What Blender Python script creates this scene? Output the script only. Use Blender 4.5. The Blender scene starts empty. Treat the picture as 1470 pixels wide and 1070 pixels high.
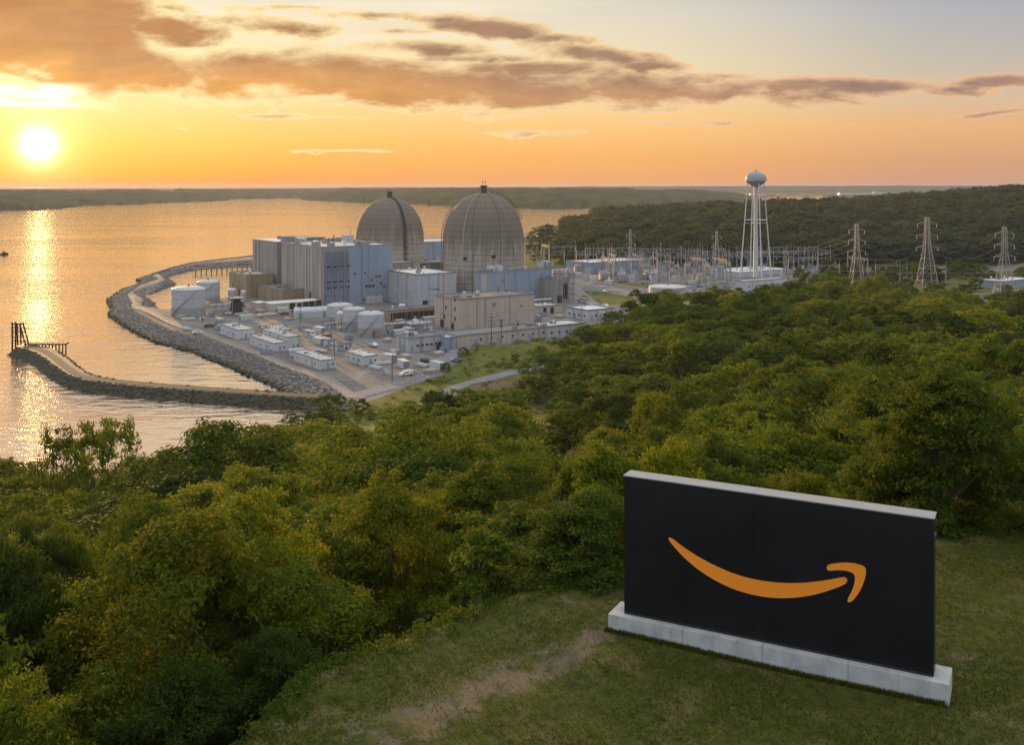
import bpy, math, random
import numpy as np
from mathutils import Vector, Matrix
random.seed(7); rng = np.random.default_rng(7)
sc = bpy.context.scene
COL = sc.collection
PI = math.pi

# ------------------------------------------------------------------ camera
F = 1450.0; CAMZ = 61.0; HORV = 266.0; CU = 735.0      # focal length and horizon of a 1470 x 1070 frame
cam_d = bpy.data.cameras.new('camera'); cam = bpy.data.objects.new('camera', cam_d); COL.objects.link(cam)
cam.location = (0, 0, CAMZ); cam.rotation_euler = (PI/2, 0, 0)
cam_d.sensor_width = 36; cam_d.lens = 36*F/1470; cam_d.shift_y = -(535-HORV)/1470
cam_d.clip_start = 0.5; cam_d.clip_end = 40000
sc.camera = cam
sc.view_settings.view_transform = 'Standard'; sc.view_settings.look = 'None'
sc.view_settings.gamma = 1; sc.view_settings.exposure = 0.13
cy = sc.cycles
cy.max_bounces = 5; cy.diffuse_bounces = 2; cy.glossy_bounces = 2; cy.transmission_bounces = 3
cy.transparent_max_bounces = 6; cy.volume_bounces = 0; cy.use_denoising = True; cy.denoiser = 'OPENIMAGEDENOISE'; cy.denoising_prefilter = 'NONE'
cy.sample_clamp_indirect = 3; cy.sample_clamp_direct = 28; cy.caustics_reflective = False; cy.caustics_refractive = False

def s2l(c, g=1.0):
    r = []
    for x in c:
        x /= 255.0
        r.append((x/12.92 if x <= .04045 else ((x+.055)/1.055)**2.4)*g)
    return (*r, 1.0)

# ------------------------------------------------------------------ node helpers
class S:
    """a shader socket with arithmetic"""
    def __init__(s, nt, sock): s.nt, s.k = nt, sock
    def _m(s, op, *a, clamp=False):
        n = s.nt.nodes.new('ShaderNodeMath'); n.operation = op; n.use_clamp = clamp
        s.nt.links.new(s.k, n.inputs[0])
        for i, x in enumerate(a):
            if isinstance(x, S): s.nt.links.new(x.k, n.inputs[i+1])
            else: n.inputs[i+1].default_value = x
        return S(s.nt, n.outputs[0])
    def __add__(s, o): return s._m('ADD', o)
    def __radd__(s, o): return s._m('ADD', o)
    def __sub__(s, o): return s._m('SUBTRACT', o)
    def __rsub__(s, o): return s._m('MULTIPLY', -1.0)._m('ADD', o)
    def __mul__(s, o): return s._m('MULTIPLY', o)
    def __rmul__(s, o): return s._m('MULTIPLY', o)
    def __truediv__(s, o): return s._m('DIVIDE', o)
    def mx(s, o): return s._m('MAXIMUM', o)
    def mn(s, o): return s._m('MINIMUM', o)
    def pw(s, o): return s._m('POWER', o)
    def ss(s, a, b):
        n = s.nt.nodes.new('ShaderNodeMapRange'); n.interpolation_type = 'SMOOTHSTEP'
        s.nt.links.new(s.k, n.inputs[0]); n.inputs[1].default_value = a; n.inputs[2].default_value = b
        if a > b:
            n.inputs[1].default_value = b; n.inputs[2].default_value = a
            n.inputs[3].default_value = 1; n.inputs[4].default_value = 0
        return S(s.nt, n.outputs[0])
    def curve(s, pts):
        n = s.nt.nodes.new('ShaderNodeFloatCurve'); c = n.mapping.curves[0]
        while len(c.points) > 2: c.points.remove(c.points[1])
        c.points[0].location = pts[0]; c.points[1].location = pts[-1]
        for p in pts[1:-1]: c.points.new(*p)
        n.mapping.update(); s.nt.links.new(s.k, n.inputs['Value'])
        return S(s.nt, n.outputs[0])
    def ramp(s, stops):
        n = s.nt.nodes.new('ShaderNodeValToRGB'); e = n.color_ramp.elements
        while len(e) < len(stops): e.new(0.5)
        for i, (p, c) in enumerate(stops):
            e[i].position = p; e[i].color = c if len(c) == 4 else (*c, 1)
        s.nt.links.new(s.k, n.inputs[0]); return S(s.nt, n.outputs[0])
def mixc(nt, fac, a, b, mode='MIX'):
    n = nt.nodes.new('ShaderNodeMix'); n.data_type = 'RGBA'; n.blend_type = mode; n.clamp_result = False
    for i, x in ((0, fac), (6, a), (7, b)):
        if isinstance(x, S): nt.links.new(x.k, n.inputs[i])
        else: n.inputs[i].default_value = x if i == 0 else (x if len(x) == 4 else (*x, 1))
    return S(nt, n.outputs[2])
def vec(nt, x, y, z):
    n = nt.nodes.new('ShaderNodeCombineXYZ')
    for i, q in enumerate((x, y, z)):
        if isinstance(q, S): nt.links.new(q.k, n.inputs[i])
        else: n.inputs[i].default_value = q
    return S(nt, n.outputs[0])
def noise(nt, v, scale=1.0, detail=4, rough=.55, dist=0.0, lac=2.0):
    n = nt.nodes.new('ShaderNodeTexNoise'); n.inputs['Scale'].default_value = scale
    n.inputs['Detail'].default_value = detail; n.inputs['Roughness'].default_value = rough
    n.inputs['Distortion'].default_value = dist; n.inputs['Lacunarity'].default_value = lac
    if v is not None: nt.links.new(v.k, n.inputs['Vector'])
    return S(nt, n.outputs['Fac'])
def coords(nt, which='Object'):
    n = nt.nodes.new('ShaderNodeTexCoord'); v = S(nt, n.outputs[which])
    m = nt.nodes.new('ShaderNodeSeparateXYZ'); nt.links.new(v.k, m.inputs[0])
    return v, S(nt, m.outputs[0]), S(nt, m.outputs[1]), S(nt, m.outputs[2])
def smap(nt, v, sx, sy, sz):
    n = nt.nodes.new('ShaderNodeMapping'); n.inputs['Scale'].default_value = (sx, sy, sz)
    nt.links.new(v.k, n.inputs[0]); return S(nt, n.outputs[0])

# ------------------------------------------------------------------ world: evening sky with a cloud band
SAZ = math.radians(-25.1); SEL = math.radians(2.1)
SUN = Vector((math.sin(SAZ)*math.cos(SEL), math.cos(SAZ)*math.cos(SEL), math.sin(SEL)))
world = bpy.data.worlds.new('World'); sc.world = world; world.use_nodes = True
nt = world.node_tree; nt.nodes.clear()
gen, dx, dy, dz = coords(nt, 'Generated')
yy = dy.mx(0.05)
U = dx/yy; V = dz/yy                                   # tangent-plane bearings round the forward direction
front = dy.ss(0.25, 0.6)
el = dz.mx(0.0)
side = U.ss(-.62, .62)
tel = (V*4.0).mn(1.0).mx(0.0)                          # 0 at horizon, 1 at ~14 degrees
def st(*a): return [(p/.25*.001*1, s2l(c)) for p, c in a]
left = tel.ramp(st((0, (240, 148, 56)), (16, (250, 176, 66)), (45, (253, 204, 100)), (80, (253, 222, 148)), (120, (254, 232, 178)), (165, (253, 238, 204)), (250, (190, 185, 185))))
right = tel.ramp(st((0, (196, 150, 128)), (25, (205, 155, 120)), (60, (222, 170, 122)), (90, (205, 180, 155)), (130, (184, 176, 166)), (180, (165, 166, 174)), (250, (125, 140, 168))))
clear = mixc(nt, side, left, right)
mid = U.ss(-.3, 0)*U.ss(.42, .1)
clear = mixc(nt, mid*0.45, clear, tel.ramp(st((0, (246, 168, 100)), (30, (250, 178, 105)), (70, (253, 206, 136)), (120, (250, 226, 180)), (180, (226, 216, 192)), (250, (175, 182, 195)))))
back = dz.mx(0.0).ramp([(0, (.42, .47, .58)), (.12, (.50, .60, .77)), (.4, (.68, .78, .94)), (1, (.98, 1.0, 1.04))])
high = dz.ramp([(0, (.80, .64, .46)), (.25, (.84, .76, .64)), (.6, (.95, .94, .92)), (1, (1.0, 1.02, 1.06))])
clear = mixc(nt, dz.ss(.17, .42), clear, high)
clear = mixc(nt, dy.ss(.72, -.25), clear, back)
# clouds
nv = vec(nt, U*8.0, V*24.0, 0.0)
n1 = noise(nt, nv, 1.3, 9, .60, .35)
n2 = noise(nt, vec(nt, U*2.0+7.0, V*8.0, 3.0), 1.6, 5, .55, .2)
wob = (n1-.5)*.036+(n2-.5)*.03
ux = (U+.6)/1.2
def cpt(u, v): return (((u-CU)/F+.6)/1.2, (HORV-v)/F/.30)
low = ux.curve([(0, .40), cpt(0, 116), cpt(95, 120), cpt(115, 140), cpt(250, 146), cpt(400, 155), cpt(600, 163), cpt(800, 165), cpt(1000, 158), cpt(1200, 148), cpt(1350, 136), cpt(1420, 118), (1, .28)])*.30
up = ux.curve([(0, 1), cpt(0, -90), cpt(120, -60), cpt(200, 30), cpt(260, 70), cpt(360, 62), cpt(480, 76), cpt(700, 92), cpt(900, 96), cpt(1000, 106), cpt(1150, 110), cpt(1300, 106), cpt(1365, 112), cpt(1430, 128), (1, .2)])*.30
Vw = V+wob
band = ((Vw-low)*60.0).mn((up+.004-Vw)*42.0)
def blob(u, v, ru, rv, k=1.0, tilt=0.0):
    a = (U-(u-CU)/F); b = (V-(HORV-v)/F)-a*tilt
    a = a*(F/(ru*1.18)); b = (b+wob*.45)*(F/(rv*1.25))
    return (1.0-(a*a+b*b).pw(.5))*k
dens = band
for bl in ((110, 20, 150, 50, 2.2), (270, 52, 75, 22, 1.3, .1), (330, 30, 45, 9, 1.0), (235, 15, 55, 9, 1.0), (700, 40, 95, 17, 1.6, -.1),
           (640, 28, 50, 8, 1.0), (850, 80, 110, 17, 1.4, -.12), (930, 95, 70, 9, 1.2), (800, 58, 60, 10, 1.0), (1440, 117, 80, 12, 1.6),
           (1430, 160, 75, 5, 1.2, .1), (570, 48, 60, 7, .8), (420, 12, 120, 5, .6), (700, 84, 130, 8, .9), (20, 146, 22, 3, 1.0), (75, 146, 18, 4, 1.0), (480, 216, 60, 2.6, .55), (800, 190, 120, 5, .5), (1050, 178, 130, 3, .5), (390, 165, 55, 3, .7), (470, 170, 55, 2.5, .6), (250,185,30,2,.5), (400, 40, 130, 14, 1.1, -.05), (520, 22, 90, 8, .9), (230, 40, 80, 22, 1.6), (600, 72, 120, 12, 1.1), (1040, 112, 90, 9, 1.0), (1395, 122, 60, 8, 1.1), (1180, 122, 190, 13, 1.7), (780, 100, 160, 14, 1.4)):
    dens = dens.mx(blob(*bl))
n3 = noise(nt, vec(nt, U*22.0, V*60.0, 4.0), 1.0, 6, .6, .2)
dens = dens+(n1-.5)*2.7+(n3-.5)*1.4+.06
cov = dens.ss(.0, .40)*front
thick = dens.ss(.14, 1.15)
cshade = mixc(nt, side, s2l((192, 136, 84)), s2l((122, 114, 120)))
cshade = mixc(nt, mid*.7, cshade, s2l((176, 138, 108)))
cglow = mixc(nt, side, s2l((248, 176, 86)), s2l((178, 142, 124)))
vb = (V-low)*18.0 + (n2-.5)*1.6
cshade = mixc(nt, vb.ss(0, .9), cglow, cshade)
cshade = mixc(nt, (n1-.5)*2.6+(n3-.5)*1.8+.42, cshade, (0.75, .72, .74, 1), 'MULTIPLY')
cedge = mixc(nt, side, s2l((255, 236, 176)), s2l((224, 178, 140)))
ccol = mixc(nt, thick, cedge, cshade)
sky = mixc(nt, cov, clear, ccol)
# thin bright veil streaks above the band near the sun
veil = noise(nt, vec(nt, U*3.0+2.0, V*30.0, 5.0), 1.0, 7, .6, .3).ss(.42, .72)*V.ss(.085, .12)*U.ss(.22, -.15)*front
sky = mixc(nt, veil*.55*(1.0-cov*.9), sky, s2l((255, 240, 205)))
# glow round the sun and its disc
vm = nt.nodes.new('ShaderNodeVectorMath'); vm.operation = 'DOT_PRODUCT'; nt.links.new(gen.k, vm.inputs[0]); vm.inputs[1].default_value = SUN
ang = S(nt, vm.outputs['Value'])._m('ARCCOSINE')*(180/PI)
def gl(w, k): return ((ang/w)*(ang/w)*-1.0)._m('EXPONENT')*k
g1 = gl(.78, 3.5); g2 = gl(2.2, .42); g3 = gl(8.0, .08)
def addc(a, fac, col): return mixc(nt, 1.0, a, mixc(nt, fac, (0, 0, 0, 1), col), 'ADD')
hole = (U.ss(-.40, -.455)*V.ss(.075, .08)*V.ss(.104, .096)*noise(nt, vec(nt, U*9.0, V*60.0, 1.0), 1.2, 5).ss(.4, .6))*front
sky = mixc(nt, hole, sky, (1.6, 1.35, .9, 1))
mg = nt.nodes.new('ShaderNodeVectorMath'); mg.operation = 'SCALE'; mg.inputs[0].default_value = (1.0, .80, .45); nt.links.new(g1.k, mg.inputs['Scale'])
mh = nt.nodes.new('ShaderNodeVectorMath'); mh.operation = 'SCALE'; mh.inputs[0].default_value = (1.0, .66, .32); nt.links.new((g2+g3).k, mh.inputs['Scale'])
sky = mixc(nt, 1.0, sky, S(nt, mg.outputs[0]), 'ADD'); sky = mixc(nt, 1.0, sky, S(nt, mh.outputs[0]), 'ADD')
nish = nt.nodes.new('ShaderNodeTexSky'); nish.sky_type = 'NISHITA'; nish.sun_disc = False
nish.sun_elevation = SEL; nish.sun_rotation = SAZ; nish.altitude = 60
bg1 = nt.nodes.new('ShaderNodeBackground'); bg2 = nt.nodes.new('ShaderNodeBackground')
nt.links.new(sky.k, bg1.inputs[0]); bg1.inputs[1].default_value = 1.0
nt.links.new(nish.outputs[0], bg2.inputs[0]); bg2.inputs[1].default_value = 0.006
ad = nt.nodes.new('ShaderNodeAddShader'); nt.links.new(bg1.outputs[0], ad.inputs[0]); nt.links.new(bg2.outputs[0], ad.inputs[1])
wo = nt.nodes.new('ShaderNodeOutputWorld'); nt.links.new(ad.outputs[0], wo.inputs[0])
world.cycles.sampling_method = 'MANUAL'; world.cycles.sample_map_resolution = 1024

sun_d = bpy.data.lights.new('sun', 'SUN'); sun = bpy.data.objects.new('sun', sun_d); COL.objects.link(sun)
sun_d.energy = 5.0; sun_d.angle = math.radians(0.6); sun_d.color = (1.0, .58, .23)
LEL = math.radians(5.0)
LD = Vector((math.sin(SAZ)*math.cos(LEL), math.cos(SAZ)*math.cos(LEL), math.sin(LEL)))
sun.rotation_euler = LD.to_track_quat('Z', 'Y').to_euler()

# ------------------------------------------------------------------ image bearings -> place
def at(u, v, z=0.0):
    Y = F*(CAMZ-z)/(v-HORV); return ((u-CU)/F*Y, Y)
def at3(u, v, z=0.0): return Vector((*at(u, v, z), z))
def atY(u, v, Y): return Vector(((u-CU)/F*Y, Y, CAMZ-(v-HORV)/F*Y))
WZ = -3.0

# ------------------------------------------------------------------ object helpers
def tag(o, label=None, cat=None, group=None, kind=None):
    if label: o['label'] = label
    if cat: o['category'] = cat
    if group: o['group'] = group
    if kind: o['kind'] = kind
    return o
def empty(name, loc, rz=0, label=None, cat=None, group=None):
    o = bpy.data.objects.new(name, None); COL.objects.link(o); o.empty_display_size = .5
    o.location = loc; o.rotation_euler = (0, 0, rz); return tag(o, label, cat, group)
KIDS = {}
def link_child(o, parent):
    o.parent = parent; KIDS.setdefault(parent.name, []).append(o)
def copy_tree(o, parent=None):
    c = o.copy(); COL.objects.link(c)
    if parent: link_child(c, parent)
    for ch in KIDS.get(o.name, []): copy_tree(ch, c)
    return c
class MB:
    def __init__(s): s.v = []; s.f = []; s.n = 0
    def add(s, v, f):
        s.v.extend([tuple(p) for p in v]); s.f.extend([tuple(i+s.n for i in q) for q in f]); s.n += len(v); return s
    def box(s, x0, x1, y0, y1, z0, z1):
        v = [(x, y, z) for z in (z0, z1) for x, y in ((x0, y0), (x1, y0), (x1, y1), (x0, y1))]
        return s.add(v, [(3, 2, 1, 0), (4, 5, 6, 7), (0, 1, 5, 4), (1, 2, 6, 5), (2, 3, 7, 6), (3, 0, 4, 7)])
    def tube(s, p0, p1, r0, r1=None, n=6):
        r1 = r0 if r1 is None else r1
        p0 = Vector(p0); p1 = Vector(p1); d = (p1-p0).normalized()
        a = d.orthogonal().normalized(); b = d.cross(a)
        v = [tuple(p+(a*math.cos(2*PI*i/n)+b*math.sin(2*PI*i/n))*r) for p, r in ((p0, r0), (p1, r1)) for i in range(n)]
        f = [(i, (i+1) % n, n+(i+1) % n, n+i) for i in range(n)]+[tuple(range(n))[::-1], tuple(range(n, 2*n))]
        return s.add(v, f)
    def path(s, pts, r, n=5):
        for a, b in zip(pts, pts[1:]): s.tube(a, b, r, n=n)
        return s
    def lathe(s, prof, n=32, c=(0, 0), a0=0, a1=2*PI):
        full = abs(a1-a0-2*PI) < 1e-6; m = n if full else n+1
        v = [(c[0]+r*math.cos(a0+(a1-a0)*i/n), c[1]+r*math.sin(a0+(a1-a0)*i/n), z) for r, z in prof for i in range(m)]
        f = [(j*m+i, j*m+(i+1) % m, (j+1)*m+(i+1) % m, (j+1)*m+i) for j in range(len(prof)-1) for i in range(n)]
        return s.add(v, f)
    def build(s, name, mat, parent=None, smooth=False):
        me = bpy.data.meshes.new(name); me.from_pydata(s.v, [], s.f); me.materials.append(mat)
        if smooth: me.polygons.foreach_set('use_smooth', [True]*len(me.polygons))
        me.update(); o = bpy.data.objects.new(name, me); COL.objects.link(o)
        if parent: link_child(o, parent)
        return o
def np_mesh(name, v, f, mat, smooth=False, attrs=None):
    me = bpy.data.meshes.new(name); v = np.asarray(v, dtype=np.float32); f = np.asarray(f, dtype=np.int32); k = f.shape[1]
    me.vertices.add(len(v)); me.vertices.foreach_set('co', v.ravel())
    me.loops.add(f.size); me.loops.foreach_set('vertex_index', f.ravel())
    me.polygons.add(len(f)); me.polygons.foreach_set('loop_start', np.arange(0, f.size, k, dtype=np.int32))
    if smooth: me.polygons.foreach_set('use_smooth', np.ones(len(f), dtype=bool))
    me.update(calc_edges=True)
    for nm, a in (attrs or {}).items():
        at_ = me.attributes.new(nm, 'FLOAT', 'POINT'); at_.data.foreach_set('value', np.asarray(a, dtype=np.float32))
    if mat: me.materials.append(mat)
    return me
def np_obj(name, *a, **k):
    o = bpy.data.objects.new(name, np_mesh(name, *a, **k)); COL.objects.link(o); return o

# ------------------------------------------------------------------ materials
MATS = {}
def newmat(name):
    m = bpy.data.materials.new(name); m.use_nodes = True; nt = m.node_tree; nt.nodes.clear()
    o = nt.nodes.new('ShaderNodeOutputMaterial'); b = nt.nodes.new('ShaderNodeBsdfPrincipled')
    nt.links.new(b.outputs[0], o.inputs[0]); return m, nt, b, o
def setin(nt, b, k, v):
    if isinstance(v, S): nt.links.new(v.k, b.inputs[k])
    else: b.inputs[k].default_value = v
def bump(nt, b, h, strength=.3, dist=.1):
    n = nt.nodes.new('ShaderNodeBump'); n.inputs['Strength'].default_value = strength; n.inputs['Distance'].default_value = dist
    nt.links.new(h.k, n.inputs['Height']); nt.links.new(n.outputs[0], b.inputs['Normal'])
def simple(name, c, rough=.6, var=.25, scale=1.0, metal=0.0, streak=0.0, spec=.4):
    """plain surface with worn colour variation; streak adds vertical run stains"""
    if name in MATS: return MATS[name]
    m, nt, b, o = newmat(name); v, x, y, z = coords(nt, 'Object')
    n = noise(nt, v, scale, 6, .6)
    col = mixc(nt, n.ss(.25, .75)*var*2.0, (*c, 1), tuple(q*.62 for q in c)+(1,))
    if streak:
        s_ = noise(nt, smap(nt, v, 1.2, 1.2, .06), 1.0, 5, .65).ss(.48, .72)
        col = mixc(nt, s_*streak, col, tuple(q*.45 for q in c)+(1,))
    oi = nt.nodes.new('ShaderNodeObjectInfo'); r = S(nt, oi.outputs['Random'])
    col = mixc(nt, r*.22, col, tuple(q*.6 for q in c)+(1,))
    setin(nt, b, 'Base Color', col); b.inputs['Roughness'].default_value = rough; b.inputs['Metallic'].default_value = metal
    b.inputs['Specular IOR Level'].default_value = spec
    MATS[name] = m; return m
def cladding(name, c, pitch=1.2, seam=.5, var=.2, zpitch=0.0, patch=None):
    """ribbed wall panels: vertical seams, optional horizontal joints, run stains"""
    m, nt, b, o = newmat(name); v, x, y, z = coords(nt, 'Object')
    s = (x+y)*(1/pitch); fr = s._m('FRACT'); line = (fr-.5)._m('ABSOLUTE').ss(.42, .49)
    if zpitch:
        fz = (z*(1/zpitch))._m('FRACT'); line = line.mx((fz-.5)._m('ABSOLUTE').ss(.46, .49))
    pan = nt.nodes.new('ShaderNodeTexWhiteNoise'); pan.noise_dimensions = '2D'
    pv = vec(nt, s._m('FLOOR'), (z*(1/(zpitch or 30.0)))._m('FLOOR'), 0.0); nt.links.new(pv.k, pan.inputs['Vector'])
    col = mixc(nt, S(nt, pan.outputs['Value'])*.16, (*c, 1), tuple(q*.7 for q in c)+(1,))
    n = noise(nt, v, .12, 6, .65); col = mixc(nt, n.ss(.35, .7)*var*1.6, col, tuple(q*.6 for q in c)+(1,))
    if patch: col = mixc(nt, noise(nt, smap(nt, v, .05, .05, .01), 1.0, 2).ss(.5, .56)*.6, col, (*patch, 1))
    st_ = noise(nt, smap(nt, v, 1.0, 1.0, .05), 1.0, 5, .65).ss(.5, .75)
    col = mixc(nt, st_*.3, col, (c[0]*.5, c[1]*.42, c[2]*.36, 1))
    col = mixc(nt, line*seam, col, tuple(q*.35 for q in c)+(1,))
    setin(nt, b, 'Base Color', col); b.inputs['Roughness'].default_value = .65; b.inputs['Specular IOR Level'].default_value = .3
    bump(nt, b, line*-1.0, .5, .1); return m
def concrete_dome():
    m, nt, b, o = newmat('weathered_dome_concrete'); v, x, y, z = coords(nt, 'Object')
    ang = y._m('ARCTAN2', x)
    sv = vec(nt, ang*14.0, z*.05, 0.0)
    st1 = noise(nt, sv, 1.0, 7, .7); big = noise(nt, vec(nt, ang*2.5, z*.06, 2.0), 1.0, 5, .6)
    light = (.44, .37, .30, 1); dark = (.205, .165, .125, 1)
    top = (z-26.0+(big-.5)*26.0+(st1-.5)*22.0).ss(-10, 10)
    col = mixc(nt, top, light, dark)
    col = mixc(nt, st1.ss(.42, .7)*.6, col, (.13, .105, .085, 1))
    col = mixc(nt, noise(nt, sv, 2.4, 4, .6).ss(.58, .68)*(1.0-top)*.5, col, (.5, .45, .38, 1))
    ring = ((z*(1/3.05))._m('FRACT')-.5)._m('ABSOLUTE').ss(.38, .48)
    rib = ((ang*(18/PI))._m('FRACT')-.5)._m('ABSOLUTE').ss(.46, .49)
    col = mixc(nt, ring.mx(rib)*.45, col, (.085, .07, .055, 1))
    bandl = (z-17.5)._m('ABSOLUTE').ss(1.0, .2)*(1-st1)*.8
    col = mixc(nt, bandl, col, (.45, .40, .34, 1))
    setin(nt, b, 'Base Color', col); b.inputs['Roughness'].default_value = .85; b.inputs['Specular IOR Level'].default_value = .2
    bump(nt, b, noise(nt, v, .8, 6, .6)-(ring.mx(rib))*.6, .4, .3); return m
def ground_mat():
    m, nt, b, o = newmat('ground_cover'); v, x, y, z = coords(nt, 'Object')
    def A(nm):
        a = nt.nodes.new('ShaderNodeAttribute'); a.attribute_name = nm; return S(nt, a.outputs['Fac'])
    g, d, w, lw = A('grass'), A('dirt'), A('wood'), A('lawn')
    nb = noise(nt, v, .035, 7, .62); nm_ = noise(nt, v, .25, 6, .6); nf = noise(nt, v, 3.0, 5, .65); nff = noise(nt, v, 14.0, 4, .7)
    pad = mixc(nt, nb.ss(.35, .65), (.145, .125, .105, 1), (.215, .20, .185, 1))
    pad = mixc(nt, nm_.ss(.45, .62)*.6, pad, (.17, .15, .13, 1))
    pad = mixc(nt, noise(nt, smap(nt, v, 1, 1, 1), .11, 8, .7).ss(.55, .60)*.5, pad, (.29, .285, .28, 1))
    gr = mixc(nt, nm_.ss(.3, .7), (.135, .135, .026, 1), (.070, .085, .018, 1))
    gr = mixc(nt, nb.ss(.5, .7)*.5, gr, (.16, .135, .05, 1))
    gl_ = mixc(nt, nf.ss(.3, .7), (.082, .088, .014, 1), (.038, .044, .008, 1))
    gl_ = mixc(nt, noise(nt, v, .7, 6, .7).ss(.5, .62)*.65, gl_, (.135, .108, .045, 1))
    col = mixc(nt, (g+(nm_-.5)*.5).ss(.35, .65), pad, gr)
    col = mixc(nt, w.ss(.3, .7), col, (.022, .020, .010, 1))
    col = mixc(nt, lw.ss(.3, .7), col, gl_)
    dm = (d+(noise(nt, smap(nt, v, 1, 1, 1), 1.1, 6, .7)-.5)*1.9+(nff-.5)*.7).ss(.42, .62)
    col = mixc(nt, dm*.85, col, mixc(nt, nff.ss(.3, .7), (.20, .145, .095, 1), (.105, .080, .052, 1)))
    wet = z.ss(-2.2, -2.9)
    col = mixc(nt, wet, col, (.03, .026, .02, 1))
    setin(nt, b, 'Base Color', col); b.inputs['Roughness'].default_value = .95; b.inputs['Specular IOR Level'].default_value = .15
    bump(nt, b, nf*.5+nff*.2+nm_, .5, .2); return m
def leaf_mat(name, base, trans, hue=.5):
    m = bpy.data.materials.new(name); m.use_nodes = True; nt = m.node_tree; nt.nodes.clear()
    o = nt.nodes.new('ShaderNodeOutputMaterial')
    v, x, y, z = coords(nt, 'Object')
    oi = nt.nodes.new('ShaderNodeObjectInfo'); r = S(nt, oi.outputs['Random'])
    ge = nt.nodes.new('ShaderNodeNewGeometry'); ri = S(nt, ge.outputs['Random Per Island'])
    n = noise(nt, v, 3.0, 3, .6)
    k = (r*.5+n*.4+ri*.5-.2)
    c1 = mixc(nt, k.ss(.15, .95), tuple(q*.62 for q in base)+(1,), (base[0]*1.35, base[1]*1.28, base[2]*1.0, 1))
    c2 = mixc(nt, k.ss(.15, .95), tuple(q*.6 for q in trans)+(1,), (trans[0]*1.35, trans[1]*1.25, trans[2], 1))
    p = nt.nodes.new('ShaderNodeBsdfPrincipled'); nt.links.new(c1.k, p.inputs['Base Color']); p.inputs['Roughness'].default_value = .75
    p.inputs['Specular IOR Level'].default_value = .08
    t = nt.nodes.new('ShaderNodeBsdfTranslucent'); nt.links.new(c2.k, t.inputs[0])
    a = nt.nodes.new('ShaderNodeMixShader'); a.inputs[0].default_value = .36
    nt.links.new(p.outputs[0], a.inputs[1]); nt.links.new(t.outputs[0], a.inputs[2]); nt.links.new(a.outputs[0], o.inputs[0])
    return m
def water_mat():
    m, nt, b, o = newmat('bay_water'); v, x, y, z = coords(nt, 'Object')
    d = smap(nt, v, .55, 1.0, 1.0)
    big = noise(nt, d, .13, 3, .5, .8); midn = noise(nt, d, .45, 4, .6, .5); fine = noise(nt, smap(nt, v, .8, 1.0, 1.0), 1.7, 3, .6)
    calm = noise(nt, smap(nt, v, .25, 1, 1), .006, 5, .6).ss(.4, .62)
    h = big*1.6+midn*.6+fine*.08
    bn = nt.nodes.new('ShaderNodeBump'); bn.inputs['Distance'].default_value = 1.0
    nt.links.new((calm*.12+.24).k, bn.inputs['Strength']); nt.links.new(h.k, bn.inputs['Height'])
    nt.nodes.remove(b)
    df = nt.nodes.new('ShaderNodeBsdfDiffuse'); df.inputs[0].default_value = (.10, .095, .08, 1); nt.links.new(bn.outputs[0], df.inputs['Normal'])
    g = nt.nodes.new('ShaderNodeBsdfGlossy'); g.distribution = 'BECKMANN'
    g.inputs['Color'].default_value = (.95, .82, .68, 1); nt.links.new((calm*-.03+.065).k, g.inputs['Roughness']); nt.links.new(bn.outputs[0], g.inputs['Normal'])
    lw = nt.nodes.new('ShaderNodeLayerWeight'); lw.inputs['Blend'].default_value = .5; nt.links.new(bn.outputs[0], lw.inputs['Normal'])
    fac = S(nt, lw.outputs['Facing']).ss(.15, .98)*.52+.44
    mx_ = nt.nodes.new('ShaderNodeMixShader'); nt.links.new(fac.k, mx_.inputs[0])
    nt.links.new(df.outputs[0], mx_.inputs[1]); nt.links.new(g.outputs[0], mx_.inputs[2]); nt.links.new(mx_.outputs[0], o.inputs[0])
    return m

M_ground = ground_mat()
M_water = water_mat()
M_leaf = leaf_mat('green_leaves', (.082, .120, .011), (.175, .215, .010))
M_leaf_light = leaf_mat('yellow_green_leaves', (.125, .150, .012), (.25, .27, .010))
M_leaf_dark = leaf_mat('deep_green_leaves', (.042, .074, .010), (.09, .125, .010))
LM = [M_leaf, M_leaf_light, M_leaf, M_leaf_dark, M_leaf]
M_leaf_far = leaf_mat('woodland_leaves', (.085, .098, .052), (.11, .125, .045))
M_bark = simple('bark', (.11, .085, .06), .9, .4, 6)
M_bark_pale = simple('pale_bark', (.34, .30, .22), .9, .3, 6)
M_conc = simple('cast_concrete', (.50, .49, .46), .85, .18, 1.5, streak=.25)
M_rock = simple('riprap_stone', (.20, .185, .165), .9, .5, .7)
M_rock_wet = simple('weedy_dark_stone', (.075, .072, .045), .8, .5, .7)
M_steel = simple('galvanised_steel', (.30, .30, .30), .5, .2, 2, metal=.3)
M_lattice = simple('pylon_steel', (.31, .30, .285), .6, .2, 1)
M_white = simple('white_painted_metal', (.60, .60, .58), .5, .12, .8, streak=.18)
M_roofw = simple('pale_roof_membrane', (.66, .63, .58), .7, .3, .5)
M_roofb = simple('bright_roof_membrane', (.78, .76, .72), .6, .15, .5)
M_roofd = simple('grey_roof_gravel', (.26, .23, .21), .9, .4, .6)
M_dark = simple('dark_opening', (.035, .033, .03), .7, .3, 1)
M_glass = simple('window_glass', (.05, .06, .075), .15, .1, 1, spec=.8)
M_tan = cladding('tan_brick_wall', (.37, .27, .17), 4.0, .25, .3, 3.0)
M_pink = cladding('pinkish_precast_wall', (.52, .41, .33), 3.2, .25, .15, 6.0)
M_blue = cladding('blue_grey_siding', (.29, .34, .40), 1.6, .22, .12)
M_turb = cladding('grey_ribbed_siding', (.33, .295, .26), 2.4, .18, .18, patch=(.42, .40, .37))
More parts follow.
